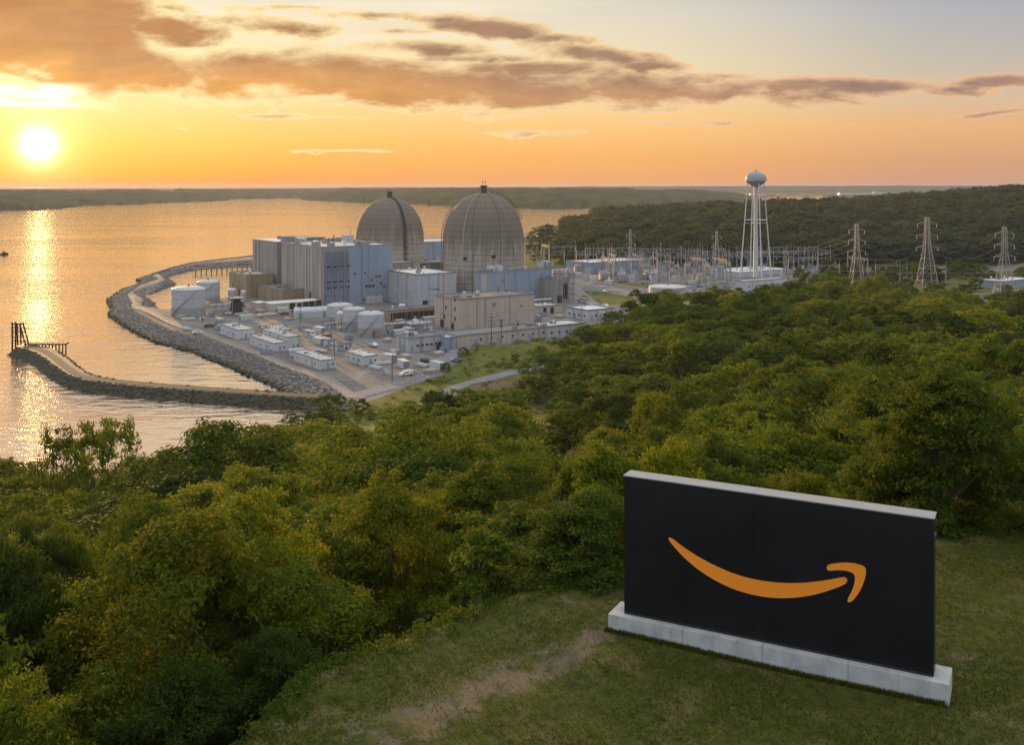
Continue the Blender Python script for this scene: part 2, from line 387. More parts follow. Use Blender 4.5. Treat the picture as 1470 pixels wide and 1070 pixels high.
M_pale = cladding('pale_panel_wall', (.47, .47, .47), 3.0, .3, .2, patch=(.52, .43, .36))
M_whitewall = cladding('white_trailer_wall', (.56, .56, .55), 1.25, .35, .12)
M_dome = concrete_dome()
M_asph = simple('worn_asphalt', (.21, .21, .22), .9, .3, .25)
M_path = simple('gravel_path', (.27, .235, .20), .95, .3, .3)
M_tank = simple('white_tank_paint', (.52, .52, .52), .5, .25, .35, streak=.3)
M_tankg = simple('grey_tank_paint', (.36, .34, .31), .6, .2, .5, streak=.25)
M_rust = simple('rusty_steel', (.20, .13, .08), .8, .4, 2)
M_wood = simple('weathered_timber', (.20, .16, .12), .85, .4, 4)
M_wire = simple('wire', (.17, .16, .14), .6, .1, 1)
M_tyre = simple('black_rubber', (.03, .03, .03), .8, .1, 1)
M_beige = simple('beige_paint', (.52, .45, .36), .6, .2, 1, streak=.2)
M_brown = simple('dark_brown_finish', (.10, .07, .045), .8, .3, 1)
CARP = [simple('car_paint_white', (.75, .75, .74), .3, .05, 1), simple('car_paint_grey', (.25, .26, .28), .3, .05, 1),
        simple('car_paint_dark', (.04, .045, .05), .3, .05, 1), simple('car_paint_red', (.35, .05, .04), .3, .05, 1)]

# ------------------------------------------------------------------ ground height
def P(lst, z): return np.array([at(u, v, z) for u, v in lst])
SHORE = [(-500, 770), (0, 722), (150, 700), (250, 675), (350, 641), (421, 612), (444, 602), (452, 592), (440, 578), (420, 566), (375, 545), (327, 524), (278, 505), (229, 492), (196, 477), (171, 461), (159, 452), (164, 445), (157, 431), (179, 416), (206, 407), (198, 402), (230, 391), (262, 383), (300, 378), (362, 371),
         (480, 369), (600, 362), (700, 346), (757, 336), (785, 328), (850, 319), (1000, 317), (1500, 313), (2400, 313)]
land = np.vstack([P(SHORE, WZ), [(4000, 1500), (4000, -200), (-600, -200)]])
LAGOON = P([(362, 380), (300, 384), (277, 388), (240, 397), (252, 409), (206, 426), (223, 436), (220, 446), (245, 449), (300, 438), (335, 426), (345, 402), (362, 394)], WZ)
def inside(X, Y, poly):
    r = np.zeros(X.shape, bool); n = len(poly); j = n-1
    for i in range(n):
        xi, yi = poly[i]; xj, yj = poly[j]
        if yi != yj: r ^= ((yi > Y) != (yj > Y)) & (X < (xj-xi)*(Y-yi)/(yj-yi)+xi)
        j = i
    return r
def pdist(X, Y, pts, closed=True):
    d = np.full(X.shape, 1e9); n = len(pts)
    for i in range(n if closed else n-1):
        a = pts[i]; b = pts[(i+1) % n]; e = b-a; l = max(1e-9, e@e)
        t = np.clip(((X-a[0])*e[0]+(Y-a[1])*e[1])/l, 0, 1)
        d = np.minimum(d, np.hypot(X-a[0]-t*e[0], Y-a[1]-t*e[1]))
    return d
def sdist(X, Y, poly):
    d = pdist(X, Y, poly); return np.where(inside(X, Y, poly), d, -d)
TAB = [(-600, [(0, 45), (32, 44), (40, 41), (55, 36), (90, 25), (130, 14), (170, 5), (205, 0), (2500, 0)]),
       (100, [(0, 45), (32, 44), (40, 42), (55, 37.5), (90, 26.5), (130, 15.5), (180, 5), (215, 0), (2500, 0)]),
       (450, [(0, 48), (28, 47.5), (45, 43), (70, 35), (110, 25), (160, 14), (200, 7), (245, .5), (270, 0), (2500, 0)]),
       (750, [(0, 48), (33, 47.5), (50, 41.5), (80, 32.5), (120, 24), (170, 14), (220, 7), (270, 1), (290, 0), (2500, 0)]),
       (785, [(0, 48), (33, 47.5), (50, 41.5), (80, 32.5), (120, 24), (170, 14.5), (220, 7.5), (270, 1.5), (300, 0), (800, 0), (860, 2), (950, 6), (1150, 6), (1500, 0), (2500, 0)]),
       (850, [(0, 48), (34, 47.5), (55, 40.5), (90, 32), (130, 24.5), (180, 16), (240, 9), (330, 2), (380, 0), (770, 0), (850, 5), (1000, 12), (1200, 13), (1700, 0), (2500, 0)]),
       (1000, [(0, 48), (35, 47.5), (60, 38.5), (100, 30), (150, 21.5), (220, 14), (300, 8), (380, 3.5), (430, 2), (470, 0), (760, 0), (860, 8), (1000, 16), (1150, 21), (1300, 18), (1800, 0), (2500, 0)]),
       (1200, [(0, 48), (38, 47.5), (60, 40), (100, 32.5), (150, 26), (220, 18), (300, 11.5), (400, 4), (450, 1), (480, 0), (740, 0), (860, 10), (1000, 18), (1200, 26), (1400, 22), (1900, 0), (2500, 0)]),
       (1300, [(0, 48), (38, 47.8), (50, 44), (60, 41), (100, 34), (150, 27.5), (220, 19.5), (300, 12), (400, 3), (440, .5), (480, 0), (740, 0), (860, 12), (1000, 20), (1200, 31), (1400, 28), (1900, 0), (2500, 0)]),
       (1470, [(0, 48), (40, 47.8), (50, 44.5), (60, 42), (100, 35.5), (150, 29), (220, 20), (300, 12), (400, 3), (440, .5), (700, 0), (760, 4), (860, 16), (1000, 26), (1250, 42), (1500, 40), (2000, 0), (2500, 0)]),
       (2300, [(0, 48), (40, 47.8), (60, 43), (100, 37), (150, 31), (220, 22), (300, 14), (400, 6), (640, 4), (760, 12), (1000, 36), (1250, 56), (1500, 50), (2000, 0), (2500, 0)])]
TU = np.array([(u-CU)/F for u, _ in TAB])
LAWN = np.array([at(u, v, 48) for u, v in ((352, 1064), (450, 962), (600, 903), (700, 866), (735, 850), (870, 832), (1100, 800), (1330, 765), (1420, 764), (1520, 780), (1700, 800))]+[(40, 30), (40, 5), (-9, 5), (-9, 20)])
MOUND = at(762, 512, 0)
def gz(X, Y):
    X = np.asarray(X, float); Y = np.asarray(Y, float)
    t = X/np.maximum(Y, 5.0)
    t = np.clip(t, TU[0], TU[-1])
    zs = np.array([np.interp(Y, [p[0] for p in q], [p[1] for p in q]) for _, q in TAB])
    k = np.clip(np.searchsorted(TU, t, side='right')-1, 0, len(TU)-2)
    w = (t-TU[k])/(TU[k+1]-TU[k])
    z = np.take_along_axis(zs, k[None], 0)[0]*(1-w)+np.take_along_axis(zs, (k+1)[None], 0)[0]*w
    z = z + np.where(z > 2, 1, z/2)*(np.sin(X*.11+1)*np.cos(Y*.09)*.9*np.clip(Y/120, 0, 1))
    z = z-3.4*np.clip((z-4)/10, 0, 1)*(Y < 500)
    ld = sdist(X, Y, LAWN)
    kk = np.clip((ld+3.5)/4.0, 0, 1); kk = kk*kk*(3-2*kk)
    zl = 48.06+.05*np.sin(X*.5)*np.cos(Y*.43)-.012*np.clip(ld, 0, 4)
    z = z*(1-kk)+zl*kk
    for (mu, mv, rx, ry, h) in ((762, 512, 20, 9, 3.0), (700, 508, 14, 8, 2.2), (800, 498, 18, 9, 2.5), (705, 560, 14, 8, 1.5)):
        c = at(mu, mv, 0); z = z+h*np.exp(-((X-c[0])/rx)**2-((Y-c[1])/ry)**2)
    return z
def coast(X, Y): return np.minimum(sdist(X, Y, land), -sdist(X, Y, LAGOON))
def gheight(X, Y):
    X = np.atleast_1d(np.asarray(X, float)); Y = np.atleast_1d(np.asarray(Y, float))
    z = gz(X, Y); d = coast(X, Y)
    nat = (Y < 250) | (Y > 900)
    rise = WZ+d*np.where(nat, .45, .43)
    z = np.minimum(z, np.maximum(rise, -9))
    z = np.where((~nat) & (d > 7), gz(X, Y), z)
    return np.maximum(z, -9)
def gh(x, y): return float(gheight([x], [y])[0])

ROAD = [(585, 604), (600, 592), (640, 569), (680, 551), (720, 539), (760, 531), (800, 525), (850, 519), (900, 512)]
nY, nX = 640, 620
Ys = 6*(2300/6)**(np.linspace(0, 1, nY)); Ts = np.concatenate([np.linspace(-1.15, -.58, 50, endpoint=False), np.linspace(-.58, .62, nX-110), np.linspace(.63, 1.6, 60)])
GY, GT = np.meshgrid(Ys, Ts, indexing='ij'); GX = GY*GT
GZ = gheight(GX.ravel(), GY.ravel())
def vpx(X, Y, z): return X/Y*F+CU, HORV+(CAMZ-z)/Y*F
fx, fy = GX.ravel(), GY.ravel()
GRASS = [P([(440, 600), (470, 590), (500, 588), (530, 577), (590, 553), (640, 536), (655, 520), (650, 508), (700, 500), (790, 487), (850, 478), (900, 462), (960, 446), (1050, 432), (1250, 432), (1280, 425), (1330, 440), (1500, 436), (1900, 436)], 0),
         P([(822, 417), (860, 418), (900, 425), (928, 432), (905, 437), (865, 438), (840, 431)], 0), P([(905, 440), (960, 434), (1060, 427), (1062, 413), (1000, 420), (940, 428)], 0),
         P([(432, 553), (470, 556), (500, 562), (480, 572), (452, 566)], 0), P([(1085, 420), (1140, 402), (1250, 392), (1900, 388), (1900, 425), (1280, 420)], 0), P([(870, 407), (930, 406), (985, 412), (940, 414)], 0), P([(530, 585), (500, 600), (460, 604), (560, 600)], 0)]
GRASS[0] = np.vstack([GRASS[0], [(500, -50), (-600, -50), (-600, 230)]])
gmask = np.zeros(len(fx))
for g_ in GRASS: gmask = np.maximum(gmask, np.clip(sdist(fx, fy, g_)/3+.5, 0, 1))
gmask = np.maximum(gmask, (fy > 745)*1.0*(fx/fy > -.06))
WOODP = np.vstack([P([(-900, 800), (0, 742), (150, 745), (250, 712), (300, 697), (345, 680), (400, 662), (450, 650), (500, 642), (600, 652), (640, 640), (700, 634), (740, 650), (800, 632), (808, 580), (850, 548), (880, 510), (930, 472), (1000, 456), (1060, 446), (1130, 438), (1250, 436), (1300, 450), (1380, 456), (1470, 450), (1900, 448)], 2), [(600, 250), (90, 30), (40, 30)], LAWN[:11][::-1], [(-9, 18), (-9, 5), (-60, 5)]])
wmask = np.clip(sdist(fx, fy, WOODP)/1.5+.5, 0, 1)
lmask = np.clip(sdist(fx, fy, LAWN)/.6+.8, 0, 1)
a_, b_ = np.array(at(545, 1065, 48)), np.array(at(880, 905, 48))
dmask = np.exp(-(pdist(fx, fy, np.array([a_, b_]), False)/1.15)**2)*.60+np.exp(-(pdist(fx, fy, np.array([at(730, 880, 48), at(900, 850, 48), at(1000, 870, 48)]), False)/.7)**2)*.35
dmask += np.exp(-(pdist(fx, fy, np.array([at(1360, 790, 48), at(1400, 1000, 48)]), False)/1.0)**2)*.3
dmask += np.exp(-(pdist(fx, fy, np.array([at(380, 1060, 48), at(470, 965, 48), at(620, 905, 48), at(740, 852, 48)]), False)/.35)**2)*.45
dmask += np.exp(-(pdist(fx, fy, P([(655, 572), (745, 552)], 0), False)/9)**2)*.8
fidx = np.arange(nY*nX).reshape(nY, nX)
quads = np.stack([fidx[:-1, :-1], fidx[:-1, 1:], fidx[1:, 1:], fidx[1:, :-1]], -1).reshape(-1, 4)
ground = np_obj('ground', np.stack([fx, fy, GZ], 1), quads, M_ground, True, {'grass': gmask, 'dirt': dmask, 'wood': wmask, 'lawn': lmask})
tag(ground, kind='structure')
# water sheet to the horizon
wv = [(-40000, -500, WZ), (40000, -500, WZ), (40000, 38000, WZ), (-40000, 38000, WZ)]
tag(np_obj('water', wv, [(0, 1, 2, 3)], M_water), kind='structure')

# ------------------------------------------------------------------ far shores
M_farland = newmat('far_wooded_shore')
m, nt, b, o = M_farland; v, x, y, z = coords(nt, 'Object')
setin(nt, b, 'Base Color', mixc(nt, noise(nt, v, .01, 6, .65).ss(.35, .65), (.035, .040, .016, 1), (.085, .080, .035, 1))); b.inputs['Roughness'].default_value = 1
b.inputs['Specular IOR Level'].default_value = 0.0
M_farland = m
def shore_ridge(name, front, tops, run, back, seed):
    r = np.random.default_rng(seed); n = 260
    us = np.linspace(front[0][0], front[-1][0], n)
    vw = np.interp(us, [p[0] for p in front], [p[1] for p in front]); vt = np.interp(us, [p[0] for p in tops], [p[1] for p in tops])
    Y0 = F*(CAMZ-WZ)/(vw-HORV); Y0 *= 1+.015*np.sin(us*.05+seed)+.01*np.sin(us*.21)
    rows = []
    ks = [(-.02, -.1), (0, .02), (.03, .28), (.1, .42), (.25, .55), (.5, .8), (.75, .95), (1, 1.0), (1.6, .8), (2.6, -.1)]
    for kx, kz in ks:
        Yr = Y0+kx*run
        zt = CAMZ-(vt-HORV)/F*(Y0+run)
        hz = np.convolve(r.normal(0, 1, n+8), np.ones(9)/9, 'valid')*5+r.normal(0, .8, n)
        z = WZ+(zt-WZ)*kz+hz*min(1, max(0, kz))
        rows.append(np.stack([(us-CU)/F*Yr, Yr, z], 1))
    v = np.concatenate(rows); i = np.arange(len(ks)*n).reshape(len(ks), n)
    q = np.stack([i[:-1, :-1], i[:-1, 1:], i[1:, 1:], i[1:, :-1]], -1).reshape(-1, 4)
    return tag(np_obj(name, v, q, M_farland, False), kind='structure')
shore_ridge('headland', [(-500, 312), (0, 302), (60, 300), (105, 297.5), (118, 297)], [(-500, 278), (0, 280), (60, 282), (100, 290), (118, 298)], 300, 400, 1)
shore_ridge('far_shore', [(-600, 300), (0, 297), (112, 295), (200, 292), (300, 288.5), (338, 286.8)], [(-600, 272), (0, 272), (200, 272.5), (300, 275), (325, 281), (338, 288)], 900, 500, 2)
shore_ridge('mainland_shore', [(250, 286), (330, 285), (420, 283.8), (560, 283), (900, 283)], [(250, 271.5), (420, 271.2), (560, 270), (900, 269)], 700, 500, 6)
shore_ridge('far_peninsula', [(424, 285.5), (440, 287), (470, 289), (560, 291), (640, 294), (750, 298), (850, 298.5), (930, 295), (1010, 291), (1060, 288), (1100, 287)], [(424, 286), (445, 277), (520, 271), (640, 269.5), (800, 270), (1000, 272), (1060, 277), (1100, 286)], 900, 500, 3)
shore_ridge('low_island', [(628, 294.7), (660, 294.7), (690, 297)], [(628, 294.5), (650, 291), (690, 290)], 40, 500, 8)
shore_ridge('horizon_land', [(-700, 275), (0, 275.5), (700, 275.5), (1100, 277), (1500, 278), (2300, 279)], [(-700, 270.5), (300, 270.5), (600, 268.5), (1000, 267), (1500, 266), (2300, 265)], 1800, 900, 4)
shore_ridge('inland_hills', [(960, 289), (1060, 285), (1130, 282), (1250, 283), (1400, 284), (2300, 286)], [(960, 289), (1060, 282), (1150, 280.3), (1290, 279.8), (1330, 275), (1400, 273), (2300, 272)], 700, 900, 5)

# ------------------------------------------------------------------ revetment and rocks
def ribbon(mb, pts, wl, wr, z=None, dzf=0.03):
    """flat strip along plan points; z None follows the ground"""
    pts = [Vector((p[0], p[1], 0)) for p in pts]; vs = []
    for i, p in enumerate(pts):
        a = pts[max(0, i-1)]; b = pts[min(len(pts)-1, i+1)]; d = (b-a).normalized(); nrm = Vector((-d.y, d.x, 0))
        for w in (wl, -wr):
            q = p+nrm*w; vs.append((q.x, q.y, (gh(q.x, q.y)+dzf) if z is None else z))
    mb.add(vs, [(2*i, 2*i+1, 2*i+3, 2*i+2) for i in range(len(pts)-1)]); return mb
def smooth_path(p, n=8):
    p = np.array(p, float); q = []
    P0 = np.vstack([2*p[0]-p[1], p, 2*p[-1]-p[-2]])
    for i in range(1, len(P0)-2):
        for k in range(n):
            t = k/n; a, b, c, d = P0[i-1:i+3]
            q.append(.5*((2*b)+(-a+c)*t+(2*a-5*b+4*c-d)*t*t+(-a+3*b-3*c+d)*t**3))
    q.append(p[-1]); return [tuple(x) for x in q]
ICO_V = []; 
def rock_mesh(name, centers, sizes, mat, flat=.65):
    phi = (1+5**.5)/2
    V0 = np.array([(-1, phi, 0), (1, phi, 0), (-1, -phi, 0), (1, -phi, 0), (0, -1, phi), (0, 1, phi), (0, -1, -phi), (0, 1, -phi), (phi, 0, -1), (phi, 0, 1), (-phi, 0, -1), (-phi, 0, 1)], float)/1.9
    F0 = np.array([(0, 11, 5), (0, 5, 1), (0, 1, 7), (0, 7, 10), (0, 10, 11), (1, 5, 9), (5, 11, 4), (11, 10, 2), (10, 7, 6), (7, 1, 8), (3, 9, 4), (3, 4, 2), (3, 2, 6), (3, 6, 8), (3, 8, 9), (4, 9, 5), (2, 4, 11), (6, 2, 10), (8, 6, 7), (9, 8, 1)])
    n = len(centers); a = rng.uniform(0, 2*PI, n)
    v = V0[None]*rng.uniform(.65, 1.25, (n, 12, 1))*sizes[:, None, None]
    v = v*np.array([1.25, .85, flat])[None, None]
    c, s = np.cos(a)[:, None], np.sin(a)[:, None]
    x = v[..., 0]*c-v[..., 1]*s; y = v[..., 0]*s+v[..., 1]*c
    v = np.stack([x, y, v[..., 2]], -1)+centers[:, None]
    f = (F0[None]+(np.arange(n)*12)[:, None, None]).reshape(-1, 3)
    return np_obj(name, v.reshape(-1, 3), f, mat)
crest = P([(444, 602), (452, 592), (440, 578), (420, 566), (375, 545), (327, 524), (278, 505), (229, 492), (196, 477), (171, 461), (159, 452), (164, 445), (157, 431), (179, 416), (206, 407), (198, 402), (230, 391), (262, 383), (300, 378), (362, 371), (480, 369)], WZ)
def along(pts, spacing):
    out = []
    for a, b in zip(pts, pts[1:]):
        L = np.linalg.norm(b-a); n = max(1, int(L/spacing))
        for i in range(n): out.append((a+(b-a)*(i+rng.random())/n, (b-a)/max(L, 1e-6)))
    return out
cs, ss_ = [], []
for p, d in along(crest, .10):
    nr = np.array([d[1], -d[0]]); k = rng.uniform(-.5, 8.2)
    q = p+nr*k
    if coast(np.array([q[0]]), np.array([q[1]]))[0] < -1: continue
    z = min(WZ+.43*max(k, -1), .1)
    cs.append((q[0], q[1], z)); ss_.append(rng.uniform(.4, 1.15))
tag(rock_mesh('shore_rocks', np.array(cs), np.array(ss_), M_rock), 'pale grey riprap boulders packed down the shore slope below the plant yard', 'rocks', kind='stuff')
cs = [(p[0]+rng.normal(0, .6), p[1]+rng.normal(0, .6), WZ+rng.uniform(-.2, .7)) for p, d in along(crest, .22)]
tag(rock_mesh('waterline_rocks', np.array(cs), rng.uniform(.4, 1.1, len(cs)), M_rock_wet), 'dark weedy wet boulders along the waterline of the plant shore', 'rocks', kind='stuff')
lg = np.vstack([LAGOON, LAGOON[:1]])
cs = []
for p, d in along(lg, .5):
    nr = np.array([-d[1], d[0]]); k = rng.uniform(-6, .5)
    q = p+nr*k
    cc = coast(np.array([q[0]]), np.array([q[1]]))[0]
    if cc > 8 or cc < -2: q = p
    cs.append((q[0], q[1], min(.1, WZ+.43*max(0, coast(np.array([q[0]]), np.array([q[1]]))[0]))))
tag(rock_mesh('lagoon_rocks', np.array(cs), rng.uniform(.4, 1.0, len(cs)), M_rock), 'grey boulders lining the small basin beside the storage tanks', 'rocks', kind='stuff')

# jetty (breakwater)
JC = smooth_path(P([(505, 576), (470, 570), (420, 567), (359, 563), (261, 556), (185, 550), (144, 545), (115, 538), (95, 526), (80, 514), (62, 503), (46, 499), (36, 497)], -.4), 6)
jt = empty('breakwater', (JC[0][0], JC[0][1], WZ), 0, 'long curved rock breakwater with a track on top, hooking round the near bay', 'breakwater')
def jetty_profile(w):  # offsets: left side is landward / right side seaward
    return [(-w-4.5, -4.2), (-w-.3, -.7), (-w, -.4), (w, -.4), (w+.3, -.7), (w+4.0, -4.2)]
mb = MB(); vs = []; L = len(JC); prof_n = 6
for i, p in enumerate(JC):
    a = JC[max(0, i-1)]; b = JC[min(L-1, i+1)]; d = Vector((b[0]-a[0], b[1]-a[1], 0)).normalized(); nr = Vector((-d.y, d.x, 0))
    w = 2.7+1.0*math.exp(-((i-L*.83)/(L*.12))**2)
    for o_, z_ in jetty_profile(w):
        q = Vector((p[0], p[1], 0))+nr*(-o_); vs.append((q.x-JC[0][0], q.y-JC[0][1], z_-WZ))
mb.add(vs, [(prof_n*i+k, prof_n*i+k+1, prof_n*(i+1)+k+1, prof_n*(i+1)+k) for i in range(L-1) for k in range(prof_n-1)])
mb.add(vs[-prof_n:], [tuple(range(prof_n))])
mb.build('embankment', M_rock_wet, jt)
jrel = [(p[0]-JC[0][0], p[1]-JC[0][1]) for p in JC]
mt = MB(); ribbon(mt, jrel, 1.5, 1.2, z=2.66); mt.build('track', simple('dark_jetty_track', (.15, .125, .10), .95, .4, .5), jt)
mt = MB(); ribbon(mt, jrel[1:40], -1.6, 2.7, z=2.645)
M_grassy = simple('rough_grass', (.10, .105, .022), .95, .5, .8); mt.build('grass_verge', M_grassy, jt)
cs = []; 
for i in range(5200):
    t = rng.random()*(L-1.01); k = int(t); f_ = t-k; p = np.array(JC[k])*(1-f_)+np.array(JC[k+1])*f_
    d = np.array(JC[k+1])-np.array(JC[k]); d /= np.linalg.norm(d); nr = np.array([-d[1], d[0]])
    w = 2.7+1.0*math.exp(-((k-L*.83)/(L*.12))**2); s_ = rng.choice([-1, 1], p=[.3, .7]); e = rng.uniform(0, 4.2)
    q = p+nr*s_*(w+e)
    cs.append((q[0]-JC[0][0], q[1]-JC[0][1], -.55-e*.85-WZ+rng.uniform(-.1, .2)))
r_ = rock_mesh('armour_rocks', np.array(cs), rng.uniform(.3, .8, len(cs)), M_rock_wet); r_['kind'] = 'stuff'; link_child(r_, jt)

# platform and steel frame at the jetty head
x0, y0 = at(31, 497, -.4)
pf = empty('mooring_platform', (x0, y0, WZ), 0, 'rust brown landing pier reaching right from the tip of the breakwater', 'pier')
MB().box(0, 15.5, 2, 6, 2.6, 3.2).build('deck', M_rust, pf)
for i in range(6):
    MB().tube((1.5+i*2.6, 2.6, -3), (1.5+i*2.6, 2.6, 2.6), .28).build('pile', M_rust, pf)
    MB().tube((1.5+i*2.6, 5.4, -3), (1.5+i*2.6, 5.4, 2.6), .28).build('pile', M_rust, pf)
k_ = MB(); 
for i in range(8): k_.tube((.5+i*2.1, 2.1, 3.2), (.5+i*2.1, 2.1, 4.1), .05, n=4)
k_.tube((.5, 2.1, 4.1), (15.2, 2.1, 4.1), .05, n=4); k_.build('railing', M_rust, pf)
tw = empty('dolphin_tower', (x0-3.4, y0+1.5, WZ+2.5), 0, 'dark open steel tower standing on the tip of the breakwater', 'tower')
tb = MB()
for sx, sy in ((0, 0), (0, 2.6)):
    tb.tube((-.9, sy, -3), (-.9, sy, 9.0), .34, n=5); tb.tube((1.2, sy, 0), (.9, sy, 8.8), .3, n=5); tb.tube((4.2, sy, 0), (2.0, sy, 8.2), .3, n=5)
tb.build('leg_frame', M_dark, tw)
tb = MB()
for zz in (1.5, 3.2, 5, 6.6, 8.2):
    for sy in (0, 2.6): tb.tube((-.9, sy, zz), (3.6-zz*.19, sy, zz), .11, n=4)
    for xx in (-.9, 3.6-zz*.19): tb.tube((xx, 0, zz), (xx, 2.6, zz), .11, n=4)
for a, b in ((1.5, 3.2), (3.2, 5), (5, 6.6), (6.6, 8.2)):
    tb.tube((-.9, 0, a), (1.0, 0, b), .1, n=4); tb.tube((1.0, 0, a), (3.5-b*.19, 0, b), .1, n=4)
tb.build('bracing', M_dark, tw)
MB().box(-1.3, 2.5, -.4, 3.0, 8.3, 8.7).build('top_platform', M_dark, tw)

# footbridge at the basin mouth
bx, by = at(277, 387.5, 0)
fb = empty('footbridge', (bx, by, WZ), math.atan2(at(362, 383, 0)[1]-by, at(362, 383, 0)[0]-bx), 'low dark footbridge on piles across the basin mouth', 'bridge')
MB().box(0, 46, -2, 2, 3.0, 3.7).build('deck', M_brown, fb)
for i in range(12): MB().tube((1.5+i*3.9, -1.6, -2), (1.5+i*3.9, -1.6, 3), .35).build('pile', M_brown, fb)
q_ = MB(); q_.tube((0, -1.9, 4.8), (46, -1.9, 4.8), .07, n=4)
for i in range(20): q_.tube((.3+i*2.4, -1.9, 3.7), (.3+i*2.4, -1.9, 4.8), .05, n=4)
q_.build('railing', M_brown, fb)

# ------------------------------------------------------------------ roads and yard paving
rd = MB(); ribbon(rd, smooth_path(P(ROAD, 0), 10), 3.0, 3.0, dzf=.12); tag(rd.build('road', M_asph), kind='structure')
rp = MB(); ribbon(rp, smooth_path(P([(505, 572), (470, 546), (408, 524), (359, 504), (287, 477), (248, 464), (215, 447), (190, 436), (190, 424), (215, 413), (235, 400), (262, 388)], 0), 6), 2.2, 2.2, dzf=.10)
tag(rp.build('shore_path', M_path), kind='structure')
for i, (pl, w) in enumerate((([(560, 556), (600, 545), (628, 528), (600, 512), (560, 500), (520, 487), (470, 472), (400, 462), (330, 462), (290, 452)], 3.2), ([(628, 528), (650, 512), (720, 497), (800, 484), (860, 470), (900, 452), (985, 436), (1060, 430)], 3.5), ([(600, 470), (560, 478), (520, 487)], 3.0),
                          ([(800, 466), (850, 440), (830, 412), (900, 405), (1000, 412), (1140, 408)], 3.2), ([(560, 556), (520, 566), (505, 572)], 3.4), ([(860, 470), (930, 436), (900, 420), (840, 412)], 2.6))):
    r = MB(); ribbon(r, smooth_path(P(pl, 0), 8), w, w, dzf=.05+.012*i); tag(r.build('service_road', M_asph), kind='structure')
# ------------------------------------------------------------------ plant buildings on one street grid
TH = math.atan2(1025, 1450)            # the grid's right-going axis, measured from +X
BD = np.array([math.cos(TH), math.sin(TH)]); AD = np.array([-math.sin(TH), math.cos(TH)])
def reach(c, d, u):
    """distance along d from plan point c until its bearing is u"""
    t = (u-CU)/F; return (t*c[1]-c[0])/(d[0]-t*d[1])
def hgt(u, vb, vt, z0=0.0): return (vb-vt)/F*at(u, vb, z0)[1]
def vents(root, La, Lb, H, n, seed, big=1.0):
    r = random.Random(seed)
    for i in range(n):
        x = r.uniform(1.5, Lb-1.5); y = r.uniform(1.5, La-1.5); k = r.random(); s = big*r.uniform(.7, 1.3)
        m = MB()
        if k < .4: m.box(x-s, x+s, y-s*.8, y+s*.8, H, H+s*1.1).box(x-s*1.1, x+s*1.1, y-s*.9, y+s*.9, H+s*1.1, H+s*1.25); m.build('air_handler', M_steel, root)
        elif k < .75: m.lathe([(s*.4, H), (s*.4, H+s), (s*.75, H+s*1.05), (s*.6, H+s*1.4), (0, H+s*1.5)], 10, (x, y)); m.build('roof_vent', M_white, root)
        else: m.tube((x, y, H), (x, y, H+s*2.2), .12*big).tube((x-.4*big, y, H+s*2), (x+.4*big, y, H+s*2), .07*big); m.build('vent_pipe', M_dark, root)
